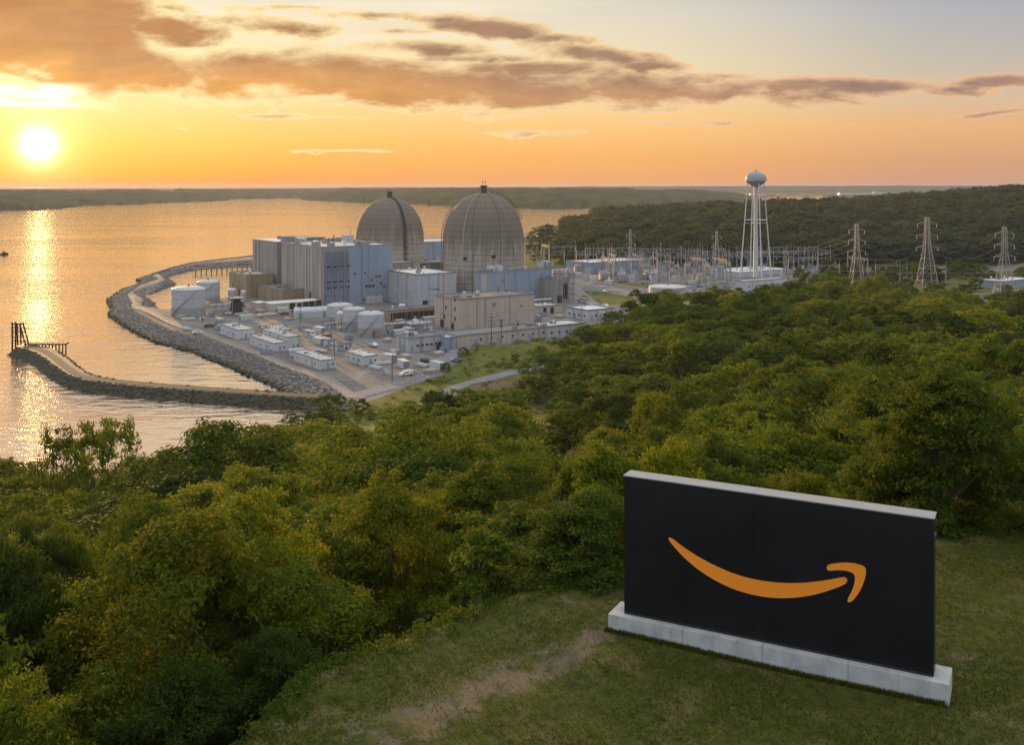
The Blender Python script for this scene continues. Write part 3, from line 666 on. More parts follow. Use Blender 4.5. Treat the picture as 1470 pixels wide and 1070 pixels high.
def building(name, label, cat, u, vb, vt, ul, ur, wall, roof, z0=0.0, parapet=.5, nv=4, doors=(), windows=(), seed=1, group=None, La=None, Lb=None, big=1.0):
    """box building; local x runs along the right-hand face, local y along the left-hand face"""
    c = np.array(at(u, vb, z0)); H = hgt(u, vb, vt, z0)
    La = reach(c, AD, ul) if La is None else La; Lb = reach(c, BD, ur) if Lb is None else Lb
    root = empty(name, (c[0], c[1], z0), TH, label, cat, group)
    m = MB(); m.box(0, Lb, 0, La, -1.0, H-.004); m.build('wall', wall, root)
    m = MB(); m.box(.35, Lb-.35, .35, La-.35, H-.3, H+.02).build('roof', M_roofb if roof is M_white else roof, root)
    if parapet:
        m = MB(); p = parapet
        m.box(-.08, Lb+.08, -.08, .3, H-.2, H+p); m.box(-.08, Lb+.08, La-.3, La+.08, H-.2, H+p-.003)
        m.box(-.081, .3, .3, La-.3, H-.2, H+p-.006); m.box(Lb-.3, Lb+.081, .3, La-.3, H-.2, H+p-.006)
        m.build('parapet', M_steel, root)
    if nv: vents(root, La, Lb, H+.02, nv, seed, big)
    rr_ = random.Random(seed*7+3)
    if H > 4:
        for face, L_ in (('r', Lb), ('l', La)):
            if L_ < 9: continue
            for i in range(min(5, int(L_*H/160)+1)):      # small louvres and boxes on the walls
                p = rr_.uniform(1.0, L_-2.2); z_ = rr_.uniform(1.5, H-1.8); w_ = rr_.uniform(.5, 1.3)*min(1.6, H/9)
                m = MB(); m.box(p, p+w_, -.14, .03, z_, z_+w_*.7) if face == 'r' else m.box(-.14, .03, p, p+w_, z_, z_+w_*.7)
                m.build('wall_louvre', rr_.choice([M_steel, M_tankg, M_steel, M_blue]), root)
            for i in range(2):
                p = L_*(.33+.34*i)+rr_.uniform(-1, 1); m = MB()
                m.tube((p, -.12, 0), (p, -.12, H-.3), .12, n=5) if face == 'r' else m.tube((-.12, p, 0), (-.12, p, H-.3), .12, n=5)
                m.build('downpipe', M_steel, root)
        m = MB(); p = Lb*rr_.uniform(.15, .9)
        for k_ in (0, .5): m.tube((p+k_, -.25, 0), (p+k_, -.25, H+.9), .05, n=4)
        for k_ in range(int(H/.9)): m.tube((p, -.25, .5+k_*.9), (p+.5, -.25, .5+k_*.9), .04, n=3)
        m.build('ladder', M_steel, root)
    if H > 7:
        m = MB()                                          # rail round the roof edge
        for a0, b0, a1, b1 in ((.2, .2, Lb-.2, .2), (.2, .2, .2, La-.2)):
            n_ = max(2, int(math.dist((a0, b0), (a1, b1))/2.5))
            for k_ in range(n_+1): x_ = a0+(a1-a0)*k_/n_; y_ = b0+(b1-b0)*k_/n_; m.tube((x_, y_, H), (x_, y_, H+1.2), .05, n=3)
            m.tube((a0, b0, H+1.2), (a1, b1, H+1.2), .05, n=3)
        m.build('roof_railing', M_steel, root)
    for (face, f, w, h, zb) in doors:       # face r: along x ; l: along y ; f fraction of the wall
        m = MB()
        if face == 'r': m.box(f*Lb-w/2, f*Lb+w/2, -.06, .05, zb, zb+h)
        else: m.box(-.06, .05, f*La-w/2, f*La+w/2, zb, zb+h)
        d = m.build('door', M_dark if h > 2.6 else M_blue, root)  # tall ones are flat dark sheets painted as the shaded inside of openings
    for (face, f0, f1, n, w, h, zb) in windows:
        for i in range(n):
            f = f0+(f1-f0)*i/max(1, n-1); m = MB(); g = MB()
            if face == 'r':
                xc = f*Lb; m.box(xc-w/2-.12, xc+w/2+.12, -.07, .04, zb-.12, zb+h+.12); g.box(xc-w/2, xc+w/2, -.1, .02, zb, zb+h)
            else:
                yc = f*La; m.box(-.07, .04, yc-w/2-.12, yc+w/2+.12, zb-.12, zb+h+.12); g.box(-.1, .02, yc-w/2, yc+w/2, zb, zb+h)
            fr = m.build('window', M_white, root); link_child(g.build('pane', M_glass), fr)
    return root, La, Lb, H

# turbine building
tr, La, Lb, H = building('turbine_building', 'huge grey ribbed turbine hall with blue shaded end wall', 'building', 463, 440, 355.5, 404, 563, M_turb, M_roofw, nv=22, seed=5, big=1.5,
    doors=(('r', .55, 4, 5, 0), ('r', .8, 3, 3.5, 0), ('l', .3, 5, 6, 0)), windows=(('r', .62, .72, 3, 1.5, 1.5, 8), ('r', .45, .6, 2, 1.0, 1.2, 15)))
for f in (.03, .22, .30, .37, .62, .70, .86): # proud pale vertical strips on the long wall
    MB().box(-.35, .02, La*f, La*f+1.2, -.5, H-.5).build('pilaster', M_beige, tr)
c = np.array(at(463, 440)); La2a = reach(c, AD, 396.5); La2b = reach(c, AD, 362)
m = MB(); m.box(6, Lb*.95, La, La2a, -1, H-.6); m.build('recess_wall', M_brown, tr)  # set back and coloured much darker than the wings
m = MB(); m.box(.3, Lb*.8, La2a, La2b, -1, H+.1); m.build('rear_wing', M_turb, tr)
m = MB(); m.box(.6, Lb*.8-.4, La2a+.3, La2b-.3, H+.1, H+.22); m.build('rear_roof', M_roofw, tr)
for f in (.1, .85, .7): MB().box(-.15, .32, La2a+(La2b-La2a)*f, La2a+(La2b-La2a)*f+2.0, -.5, H-.5).build('pilaster', M_tankg, tr)
MB().box(3, 9, La2a-5, La2a+1, H, H+3.2).build('roof_house', M_steel, tr)
MB().box(12, Lb*.75, La+8, La2b-8, H+.2, H+1.9).build('roof_monitor', M_roofd, tr)
m = MB().box(Lb*.72, Lb*.72+5, La*.62, La*.62+5, H, H+4); m.tube((Lb*.72+4, La*.62+2, H+4), (Lb*.72+4, La*.62+2, H+7.5), .2); m.build('roof_house', M_pale, tr)
MB().box(Lb*.60, Lb*.60+3.5, 2, 6, H, H+2.2).build('air_handler', M_steel, tr)
r_ = random.Random(3)
darkp = MB().box(.9, Lb*.37, -.12, .03, 1, H-2.0); darkp.build('dark_slate_panel', cladding('slate_siding', (.22, .25, .30), 2.2, .3, .35, 4.5), tr)  # darker slate sheet over the corner part of the end wall
MB().box(Lb*.37+.03, Lb+.03, -.09, .03, 0, H-.3).build('end_wall_blue_shade', cladding('blue_shade_siding', (.27, .32, .38), 2.0, .12, .15), tr)  # bluish sheet: the cool shade on this end wall put into its colour
for zz in (H*.66, H*.40, H*.3):
    for i in range(4): MB().box(2+i*3.6+r_.random(), 4.2+i*3.6, -.5, .02, zz, zz+.6).build('louvre', M_brown, tr)
for i in range(9):
    x = r_.uniform(Lb*.4, Lb*.95); z_ = r_.uniform(1, H*.5); MB().box(x, x+1.1, -.2, .02, z_, z_+1.1).build('wall_vent', M_brown, tr)
m = MB()
for a in range(14): m.box(1.5+a*1.0, 1.56+a*1.0, -.25, 0, 3+((a*7) % 5)*3, H-3)
m.build('conduit_run', M_brown, tr)
MB().box(Lb*.60, Lb*.84, -1.6, 0, 0, 3.6).build('lean_to', M_pale, tr)

building('auxiliary_building', 'pale panelled block with a bright roof between the turbine hall and the pinkish block', 'building', 599, 441, 395, 556, 655, M_pale, M_white, nv=9, seed=11,
    doors=(('r', .2, 3, 3, 0),), windows=(('r', .45, .52, 2, 2, .5, 8),))
root, La, Lb, H = building('blue_building', 'windowless blue grey block in front of the larger dome', 'building', 691, 439.5, 392.5, 680.5, 792, M_blue, M_roofd, nv=4, seed=12,
    windows=(('r', .15, .9, 4, .5, .5, 3),))
MB().box(8, 11, 4, 7, H, H+3).build('roof_tank', M_white, root); MB().box(13, 16, 4, 7, H, H+3).build('roof_tank', M_white, root)
MB().box(-.12, 3.2, -.1, .02, 0, H-.6).build('pale_wall_panel', M_beige, root)
building('service_building', 'pinkish beige precast block with a flat grey roof', 'building', 661, 476, 431, 624, 767, M_pink, M_roofd, nv=9, seed=13, parapet=.6,
    doors=(('r', .40, 2.2, 2.4, 0), ('r', .44, 1.4, 2.3, 0), ('r', .75, 2.4, 2.4, 0), ('l', .3, 2.2, 3.0, 0), ('l', .7, 3.0, 3.4, 0), ('r', .1, 3, 2.5, 0)),
    windows=(('l', .2, .2, 1, 1.2, 1.8, 8), ('l', .55, .55, 1, 1.2, 1.8, 8), ('l', .2, .6, 2, 1.2, 1.8, 4), ('l', .2, .2, 1, 1.2, 1.5, 12)))
building('low_shop_building', 'long low pale workshop at the road, left of the low pinkish wing', 'building', 586.6, 507, 486.8, 568, 638.5, M_pale, M_roofd, nv=3, seed=14,
    doors=(('r', .1, 1.2, 2.2, 0), ('r', .86, 3, 3, 0), ('l', .5, 2.5, 2.6, 0)), windows=(('r', .25, .75, 5, 1.2, .9, 1.9),))
building('linking_shed', 'small bluish shed joining the low workshop and the pinkish wing', 'building', 641, 504, 485.5, 637, 655, M_blue, M_roofw, nv=0, doors=(('r', .5, 1.4, 2.2, 0),), parapet=.3, La=14)
building('low_wing', 'long low pinkish wing below the precast block', 'building', 656, 499.8, 483.5, 648, 786, M_pink, M_roofd, nv=6, seed=15,
    doors=(('r', .2, 2, 2.4, 0), ('r', .45, 2.4, 2.4, 0), ('r', .6, 1.2, 2.2, 0), ('r', .8, 2.5, 2.3, 0)), windows=(('r', .25, .95, 7, 1.1, .8, 2.0),), La=13)
building('low_annex', 'low grey white annex at the right end of the pinkish wing', 'building', 786.5, 486.6, 470, 780, 840, M_pale, M_roofw, nv=3, seed=16, La=12, windows=(('r', .1, .7, 4, 1.2, .8, 1.8),))
building('white_office', 'low white building with a pale roof near the wood edge', 'building', 844, 460.4, 446.5, 813, 881, M_whitewall, M_white, nv=3, seed=17,
    doors=(('r', .15, 1.2, 2.2, 0), ('l', .6, 1.2, 2.2, 0)), windows=(('r', .3, .9, 4, 1.1, 1.0, 1.4), ('l', .15, .85, 4, 1.1, 1.0, 1.4)))
building('pump_house', 'tan block at the basin left of the turbine hall', 'building', 353.6, 428, 395.7, 329, 392, M_tan, M_roofd, nv=6, seed=18, doors=(('l', .4, 3, 4, 0),), windows=(('l', .2, .8, 3, 1.2, 1.5, 5),))
r0, La, Lb, H = building('machine_shop', 'tan brick shop with a cluttered roof beside the turbine hall', 'building', 405, 436, 417.5, 367, 458, M_tan, M_roofd, nv=14, seed=19,
    doors=(('l', .5, 2, 2.5, 0),), windows=(('r', .62, .86, 4, 2.2, 1.1, 4.4),))
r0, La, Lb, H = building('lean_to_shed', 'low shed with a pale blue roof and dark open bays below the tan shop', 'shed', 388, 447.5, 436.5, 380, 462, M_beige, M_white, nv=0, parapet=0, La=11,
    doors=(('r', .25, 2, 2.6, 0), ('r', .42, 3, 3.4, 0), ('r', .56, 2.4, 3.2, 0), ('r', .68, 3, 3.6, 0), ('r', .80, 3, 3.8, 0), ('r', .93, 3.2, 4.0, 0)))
building('tan_store', 'small peach store building at the left end of the lean-to shed', 'building', 370, 446, 436, 359, 387, M_beige, M_white, nv=1, parapet=.2, doors=(('l', .5, 1.4, 2.2, 0),))
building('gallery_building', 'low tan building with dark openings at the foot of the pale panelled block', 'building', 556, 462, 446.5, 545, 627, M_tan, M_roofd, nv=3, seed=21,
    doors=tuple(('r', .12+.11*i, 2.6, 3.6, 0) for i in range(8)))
building('bridge_building', 'bluish block in the gap between the two domes', 'building', 585, 386, 349, 560, 668, M_blue, M_roofw, nv=6, seed=22, big=2.2, La=40)
building('intake_link', 'dark low connecting block behind the pale panelled block', 'building', 566, 412, 378, 560, 600, M_turb, M_roofw, nv=2, seed=23, La=14)
building('dark_gallery', 'dark brown roofed gallery between the domes', 'building', 600, 406, 378, 570, 690, simple('dark_brown_siding', (.12, .10, .08), .8, .3, .3), M_roofd, nv=9, seed=24, La=18)
building('long_warehouse', 'long blue grey warehouse at the edge of the switchyard', 'warehouse', 846, 393, 378, 841, 935, M_blue, M_white, nv=3, seed=25, La=26)
building('white_hangar', 'flat roofed white shed beyond the water tower', 'shed', 1062, 398, 391.5, 1057, 1135, M_whitewall, M_white, nv=0, parapet=.2, La=30)
building('tower_base_building', 'white block under the legs of the water tower', 'building', 1066, 425, 404.5, 1055, 1128, M_whitewall, M_white, nv=0, parapet=.3,
    windows=(('r', .15, .8, 5, 1.4, .8, 4.5),))
building('shore_terminal', 'pale low building on the bank beyond the larger dome', 'building', 752, 349, 341, 750, 812, M_beige, M_white, nv=2, seed=31, La=30)
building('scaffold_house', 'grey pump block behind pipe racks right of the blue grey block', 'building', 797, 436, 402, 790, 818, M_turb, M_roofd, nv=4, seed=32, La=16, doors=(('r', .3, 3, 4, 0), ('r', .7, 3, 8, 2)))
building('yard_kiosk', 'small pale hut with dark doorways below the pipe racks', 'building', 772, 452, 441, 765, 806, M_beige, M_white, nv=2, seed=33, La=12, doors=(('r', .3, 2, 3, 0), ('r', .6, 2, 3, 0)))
building('field_store', 'small white shed beside the round flat tank', 'shed', 912, 425, 418, 906, 925, M_whitewall, M_white, nv=0, parapet=.2)
building('switch_house', 'pale control block in the lower right switchyard', 'building', 1440, 416, 405, 1432, 1490, M_blue, M_white, nv=5, seed=35, La=16)
for i, (u, vb, vt, ul, ur, lab) in enumerate(((866, 382, 377, 863, 890, 'thin pale roofed shed left in the switchyard'), (960, 397, 390, 956, 975, 'small grey relay hut in the middle switchyard'), (1010, 402, 396, 1006, 1026, 'small pale relay hut right in the switchyard'),
        (780, 384, 376, 770, 795, 'pale hut by the larger dome'), (800, 395, 388, 796, 815, 'low white hut left of the switchyard road'), (893, 400, 395, 889, 905, 'white relay hut at the switchyard fence'), (1180, 391, 381, 1176, 1205, 'bluish hut among shrubs right of the water tower'))):
    building('relay_hut', lab, 'hut', u, vb, vt, ul, ur, M_whitewall if i % 2 else M_pale, M_white, nv=1, seed=40+i, parapet=.2, doors=(('r', .3, 1.2, 2.2, 0),))

# site trailers
TRL = ((341.5, 488, 474, 316.5, 365, 'ribbed white site trailer nearest the storage tanks'), (412, 503.5, 484, 377, 431, 'tallest white site trailer with the brightest roof'),
       (392, 506.5, 493, 359, 412, 'low white trailer with a lean roof in front of the tallest one'), (459.7, 531.6, 517.7, 421.8, 482, 'white trailer nearest the riprap shore corner'),
       (521, 526, 512, 496, 543, 'short white trailer standing alone by the road bend'), (446, 485, 477, 434, 456, 'tiny pale cabin between trailers and white tanks'),
       (482, 504, 496.5, 474, 491, 'small flat roofed cabin on posts'), (399, 481, 474.5, 380, 420, 'pale low container row behind the tallest trailer'), (466, 497, 488, 443, 478, 'long low bluish cabin between the trailers'))
for i, (u, vb, vt, ul, ur, lab) in enumerate(TRL):
    r0, La, Lb, H = building('site_trailer', lab, 'trailer', u, vb, vt, ul, ur, M_whitewall, M_white, nv=3 if i != 5 else 1, seed=60+i, parapet=.18, big=.6,
        doors=(('r', .5, 1.0, 2.1, .1), ('l', .3, 1.0, 2.1, .1)), windows=(('l', .2, .85, 3, .8, .6, 1.3), ('r', .8, .8, 1, .7, .6, 1.3)))
    n = max(2, int(La/3.4))
    m = MB(); 
    for k in range(1, n): m.box(.1, Lb-.1, La*k/n-.08, La*k/n+.08, H, H+.22)
    m.build('roof_seam', M_roofd, r0)
    MB().box(.6, Lb-.6, -1.1, -.1, 0, .35).build('step', M_steel, r0)
# rounded white tanks lying beside the tank farm
for u, vb, L_, lab in ((422, 457.5, 13, 'long white rounded store with a curved roof'), (455, 456, 9, 'short white rounded store next to the tank farm')):
    c = at(u, vb); e = empty('arched_store', (c[0], c[1], 0), .18, lab, 'shed')
    m = MB(); n = 9; pr = [(0, 0), (0, 3.0)]+[(4-4*math.cos(PI*i/n), 3.0+1.7*math.sin(PI*i/n)) for i in range(1, n)]+[(8, 3.0), (8, 0)]
    v = [(x, y, z) for x in (0, L_) for y, z in pr]; k = len(pr)
    m.add(v, [(i, i+1, k+i+1, k+i)[::-1] for i in range(k-1)]+[tuple(range(k)), tuple(range(k, 2*k))[::-1]]); m.build('shell', M_tank, e)
    MB().box(2, 4, -.08, .05, 0, 2.4).build('door', M_blue, e)

# storage tanks
def tank(name, label, u, ul, ur, vt, vb, mat, dome=.12, low=None, group=None, rail=True, ladder=.9):
    Yc = at(u, vb)[1]; R = (ur-ul)/2/F*Yc; Yc += R*.75; R = (ur-ul)/2/F*Yc
    X = ((ul+ur)/2-CU)/F*Yc; Hh = CAMZ-(vt-HORV)/F*(Yc-R*.3)
    e = empty(name, (X, Yc, 0), 0, label, 'tank', group)
    MB().lathe([(R, 0), (R, Hh)], 40).build('shell', mat, e, True)
    MB().lathe([(R+.1, Hh-.05), (R*.98, Hh+R*dome*.3), (R*.7, Hh+R*dome*.8), (R*.35, Hh+R*dome), (0, Hh+R*dome*1.05)], 40).build('roof', M_white, e, True)
    MB().lathe([(.0, Hh+R*dome), (.5, Hh+R*dome), (.5, Hh+R*dome+1.0), (0, Hh+R*dome+1.2)], 8).build('vent', M_steel, e)
    if low: MB().lathe([(R+.12, 0), (R+.12, low), (R-.1, low)], 40).build('skirt_band', M_tankg, e)
    m = MB()
    for z in (Hh*.33, Hh*.66): m.lathe([(R+.02, z-.06), (R+.1, z), (R+.02, z+.06)], 40)
    m.build('hoop', M_steel, e)
    a0 = -2.4
    if rail:
        m = MB()
        for i in range(20): a = 2*PI*i/20; m.tube((R*math.cos(a), R*math.sin(a), Hh), (R*math.cos(a), R*math.sin(a), Hh+1.0), .05, n=4)
        m.lathe([(R-.04, Hh+.95), (R+.04, Hh+1.0), (R-.04, Hh+1.05)], 32); m.build('railing', M_steel, e)
        m = MB(); n = 18
        pts = [((R+.5)*math.cos(a0+.09*i), (R+.5)*math.sin(a0+.09*i), Hh*i/n) for i in range(n+1)]
        m.path(pts, .22, 4); m.build('stair', M_tankg, e)
    return e
tank('storage_tank', 'large round white tank standing on a grey brown band at the basin', 270, 247, 294.5, 415.5, 454, M_tank, .16, low=3.6)
tank('storage_tank', 'smaller round white tank behind the large one at the basin', 299, 283, 315, 405.5, 433, M_tank, .2, low=2.4)
tank('storage_tank', 'rearmost white tank of the three tall ones by the end wall', 488, 469.5, 506.5, 439, 465, M_tank, .18, low=3)
tank('storage_tank', 'middle white tank of the three tall ones by the end wall', 508, 492, 524, 444, 476, M_tank, .18, low=4)
tank('storage_tank', 'frontmost white tank of the three tall ones by the end wall', 533, 514, 551.5, 451, 484, M_tank, .18, low=3.6)
tank('storage_tank', 'small squat white tank between the rearmost and middle ones', 489.5, 483, 497, 450.5, 469, M_tank, .6, rail=False)
tank('flat_tank', 'broad low round white tank near the wood edge', 958, 931.5, 985, 412, 422, M_tank, .05)
for u, vb, w, lab in ((596, 474, 5, 'small bluish upright vessel by the grey pipes'), (604, 476, 4, 'slim upright vessel right of the bluish one'), (577, 452, 5, 'small pale vessel at the low tan gallery'), (641, 470, 4, 'small pale vessel left of the precast block'),
                      (333, 430, 6, 'pale vessel at the tan basin block'), (350, 432, 4, 'slim pale vessel at the tan basin block')):
    tank('process_vessel', lab, u, u-w, u+w, vb-13, vb, M_tank, .6, rail=False)
# dark trapezoid stack base
c = at(339, 451); e = empty('intake_hopper', (c[0], c[1], 0), TH, 'dark tapering hopper tower near the basin tanks', 'tower')
m = MB(); m.add([(x*s, y*s, z) for z, s in ((0, 2.6), (7.5, 1.5)) for x, y in ((-1, -1), (1, -1), (1, 1), (-1, 1))], [(3, 2, 1, 0), (4, 5, 6, 7), (0, 1, 5, 4), (1, 2, 6, 5), (2, 3, 7, 6), (3, 0, 4, 7)]); m.build('hopper', M_dark, e)
MB().box(-3, 3, -3, 3, 7.5, 7.9).build('platform', M_steel, e)
for x, y in ((-2.9, -2.9), (2.9, -2.9), (2.9, 2.9), (-2.9, 2.9)): MB().tube((x, y, 0), (x, y, 9), .15, n=5).build('leg', M_steel, e)

# ------------------------------------------------------------------ containment domes
def dome(label, u, wpx, vtop, Y, seed, spring):
    R = wpx/2/F*Y; X = (u-CU)/F*Y; H = CAMZ-(vtop-HORV)/F*Y; zs = H-R*spring
    e = empty('containment_dome', (X, Y, 0), .3*seed, label, 'dome')
    pr = [(R, -1), (R, zs*.5), (R, zs)]+[(R*math.cos(PI/2*i/24)**.88, zs+(H-zs)*math.sin(PI/2*i/24)) for i in range(1, 24)]+[(0.01, H)]
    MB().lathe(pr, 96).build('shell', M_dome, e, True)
    m = MB(); m.lathe([(1.7, H-.8), (1.7, H+3.6), (2.1, H+3.7), (2.1, H+4.1), (0, H+4.2)], 16); m.build('cap', M_brown, e)
    def mer(az, off, n=26, top=23): # meridian points
        q = [(R+off, z) for z in np.linspace(0, zs, 8)]+[((R+off)*math.cos(PI/2*i/24)**.88, zs+(H+off-zs)*math.sin(PI/2*i/24)) for i in range(1, top)]
        return [(r*math.cos(az), r*math.sin(az), z) for r, z in q]
    return e, R, H, zs, mer
rz1, rz2 = .3, .6
d1, R, H, zs, mer = dome('smaller brown concrete dome behind the turbine hall with a dark ladder line', 559.5, 98, 284, 641, 1, 1.22)
az = math.radians(-58)-rz1
m = MB()
for da in (-.028, .028): m.path(mer(az+da, .5), .28, 4)
pts = mer(az, .45)
for i in range(0, len(pts)-1):
    m.tube(mer(az-.03, .6)[i], mer(az+.03, .6)[i], .3, n=4)
m.build('ladder', M_brown, d1)
m = MB()
m.path(mer(az+.085, .6), .12, 4)
for i, p in enumerate(mer(az+.085, .6)):
    m.box(p[0]-.55, p[0]+.55, p[1]-.55, p[1]+.55, p[2], p[2]+.9)
m.build('ladder_cage', M_steel, d1)
MB().tube((0, 0, H+4), (0, 0, H+6.5), .12).build('antenna', M_dark, d1)
d2, R, H, zs, mer = dome('larger grey brown concrete dome with a railed walkway over its crown', 694.5, 115, 277, 549, 2, 1.20)
for az0, w, mt_, nm in ((-118, .16, M_beige, 'conduit'), (-104.5, .10, M_brown, 'crack_cover'), (-64, .10, M_brown, 'crack_cover')):
    a = math.radians(az0)-rz2; MB().path(mer(a, .05), w, 4).build(nm, mt_, d2)
a = math.radians(176)-rz2; m = MB()   # railed stair climbing the left flank over the crown
for da, off in ((-.02, .4), (.02, .4), (-.02, 1.5), (.02, 1.5)): m.path(mer(a+da, off), .13, 4)
for p, q in zip(mer(a-.02, .3), mer(a-.02, 1.5)): m.tube(p, q, .1, n=4)
for p, q in zip(mer(a+.02, .3), mer(a+.02, 1.5)): m.tube(p, q, .1, n=4)
for p, q in zip(mer(a-.03, .4), mer(a+.03, .4)): m.tube(p, q, .25, n=4)
m.build('crown_stair', M_steel, d2)
a = math.radians(4)-rz2; m = MB()
for off in (.4, 1.5): m.path(mer(a, off)[14:], .13, 4)
for p, q in list(zip(mer(a, .3), mer(a, 1.5)))[14:]: m.tube(p, q, .1, n=4)
m.build('crown_railing', M_brown, d2)
m = MB(); m.tube((-.9, 0, H+4), (-.9, 0, H+7), .1); m.tube((.9, 0, H+4), (.9, 0, H+7.4), .1); m.tube((-.9, 0, H+5.8), (1.6, 0, H+5.8), .08); m.build('antenna', M_dark, d2)
for k in range(2):
    a = math.radians(-72+k*5.5)-rz2; MB().box((R+1.2)*math.cos(a)-1.6, (R+1.2)*math.cos(a)+1.6, (R+1.2)*math.sin(a)-1.6, (R+1.2)*math.sin(a)+1.6, 0, 24.5-k).build('service_riser', M_white, d2) if False else None
for (az0, z0_) in ((-115, 22), (-75, 23)):
    a = math.radians(az0)-rz2; MB().box((R)*math.cos(a)-.8, (R)*math.cos(a)+.8, (R)*math.sin(a)-.8, (R)*math.sin(a)+.8, z0_, z0_+1.4).build('penetration_box', M_dark, d2)

# ------------------------------------------------------------------ water tower
Yt = 585.0; X0 = (1085-CU)/F*Yt
def zt(v): return CAMZ-(v-HORV)/F*Yt
wt = empty('water_tower', (X0, Yt, 8.0), 0, 'tall white water tower with a flattened bowl on thin legs', 'water tower')
def zl(v): return zt(v)-8.0
Rb = 15.2/F*Yt
MB().lathe([(0, zl(245.5)), (Rb*.35, zl(246.5)), (Rb*.75, zl(249.5)), (Rb*.93, zl(252.5)), (Rb*.97, zl(256)), (Rb*.97, zl(258.5)), (Rb*.85, zl(262)), (Rb*.45, zl(266.2)), (Rb*.18, zl(268))], 36).build('bowl', simple('backlit_bowl_grey', (.34, .35, .36), .5, .2, .3, streak=.2), wt, True)  # bowl colour greyed to carry its backlit shade
m = MB().lathe([(Rb*.95, zl(258.6)), (Rb*1.1, zl(258.8)), (Rb*1.1, zl(259.4)), (Rb*.9, zl(259.6))], 36)
for i in range(24): a = 2*PI*i/24; m.tube((Rb*1.09*math.cos(a), Rb*1.09*math.sin(a), zl(258.8)), (Rb*1.09*math.cos(a), Rb*1.09*math.sin(a), zl(256.5)), .05, n=4)
m.lathe([(Rb*1.09, zl(256.6)), (Rb*1.11, zl(256.5)), (Rb*1.09, zl(256.4))], 30); m.build('catwalk', M_white, wt)
MB().lathe([(Rb*.18, zl(267)), (1.15, zl(275)), (1.15, zl(330)), (1.5, zl(395)), (1.7, 0)], 20).build('riser', M_tank, wt, True)
for i in range(4):
    a = PI/2*i+.12; r1, r0 = Rb*.78, 9.3
    MB().tube((r0*math.cos(a), r0*math.sin(a), 0), (r1*math.cos(a), r1*math.sin(a), zl(260)), .36, .30, 8).build('leg', M_white, wt)
m = MB(); zz = zl(315.5); rr = Rb*.78+(9.3-Rb*.78)*(1-zz/zl(260))
ps = [(rr*math.cos(.12+PI/2*i), rr*math.sin(.12+PI/2*i), zz) for i in range(4)]
for i in range(4): m.tube(ps[i], ps[(i+1) % 4], .22, n=5)
zz = zl(320); 
for i in range(4): m.tube((0, 0, zz), (ps[i][0], ps[i][1], zz), .12, n=4)
m.build('brace_ring', M_white, wt)
MB().tube((0, 0, zl(245.5)), (0, 0, zl(243.5)), .35).build('finial', M_dark, wt)

# ------------------------------------------------------------------ lattice pylons and wires
def pylon(u, vbase, vtop, wb, label, arms=3, rz=0.0, scale=1.0, wu=None):
    Y = F*CAMZ/(vbase-HORV); X = (u-CU)/F*Y; H = (vbase-vtop)/F*Y; w0 = wb/2/F*Y; w1 = w0*.16
    e = empty('transmission_pylon', (X, Y, gh(X, Y)-.3), rz, label, 'pylon')
    lv = [0, .17, .32, .45, .56, .65, .73, .80, .86, .92, .97]
    def wd(k): return w0+(w1*1.6-w0)*min(1, k/.62) if k < .62 else w1*1.6+(w1-w1*1.6)*(k-.62)/.38
    r = .17*scale
    for sx in (-1, 1):
        for sy in (-1, 1):
            m = MB(); m.path([(sx*wd(k), sy*wd(k), H*k) for k in lv], r, 4); m.build('leg', M_lattice, e)
    m = MB()
    for a, b in zip(lv, lv[1:]):
        wa, wb_ = wd(a), wd(b)
        for q in range(4):
            c0 = [(-1, -1), (1, -1), (1, 1), (-1, 1)][q]; c1 = [(-1, -1), (1, -1), (1, 1), (-1, 1)][(q+1) % 4]
            m.tube((c0[0]*wa, c0[1]*wa, H*a), (c1[0]*wb_, c1[1]*wb_, H*b), r*.55, n=3)
            m.tube((c1[0]*wa, c1[1]*wa, H*a), (c0[0]*wb_, c0[1]*wb_, H*b), r*.55, n=3)
            m.tube((c0[0]*wb_, c0[1]*wb_, H*b), (c1[0]*wb_, c1[1]*wb_, H*b), r*.5, n=3)
    m.build('bracing', M_lattice, e)
    tips = []
    for j, k in enumerate((.89, .74, .59)[:arms] if arms == 3 else (.84, .62)):
        al = w0*(1.02, 1.1, 1.16)[j]*1.0; z = H*k; ww = wd(k)
        m = MB()
        for s in (-1, 1):
            for sy in (-1, 1): m.tube((s*ww, sy*ww, z), (s*al, 0, z-.2), r*.7, n=4); m.tube((s*ww, sy*ww, z+H*.03), (s*al, 0, z), r*.7, n=4)
            tips.append((s*al, 0, z-2.2*scale))
        m.build('cross_arm', M_lattice, e)
        for s in (-1, 1): MB().tube((s*al, 0, z-.1), (s*al*1.0, 0, z-2.2*scale), .13*scale, n=5).build('insulator', M_white, e)
    return e, [Matrix.Translation(e.location) @ Matrix.Rotation(rz, 4, 'Z') @ Vector(t) for t in tips]
py1, t1 = pylon(1230, 421, 318, 22, 'steel pylon nearest the water tower')
py2, t2 = pylon(1331, 421, 308, 27, 'tallest steel pylon in the middle of the right three')
py3, t3 = pylon(1442, 434, 323, 26, 'steel pylon at the far right over the pale control block')
py4, t4 = pylon(905, 385, 327, 11, 'small distant pylon left behind the switchyard', 2, 0, .9)
py5, t5 = pylon(1029, 390, 329, 13, 'small distant pylon between the switchyard and the water tower', 2, 0, .9)
def wire(a, b, sag, lab, grp='power lines between the pylons', r=.055):
    n = 14; pts = [a.lerp(b, i/n)-Vector((0, 0, sag*4*(i/n)*(1-i/n))) for i in range(n+1)]
    o = MB().path([p-a for p in pts], r, 3).build('power_line', M_wire); o.location = a
    tag(o, lab, 'power line', grp)
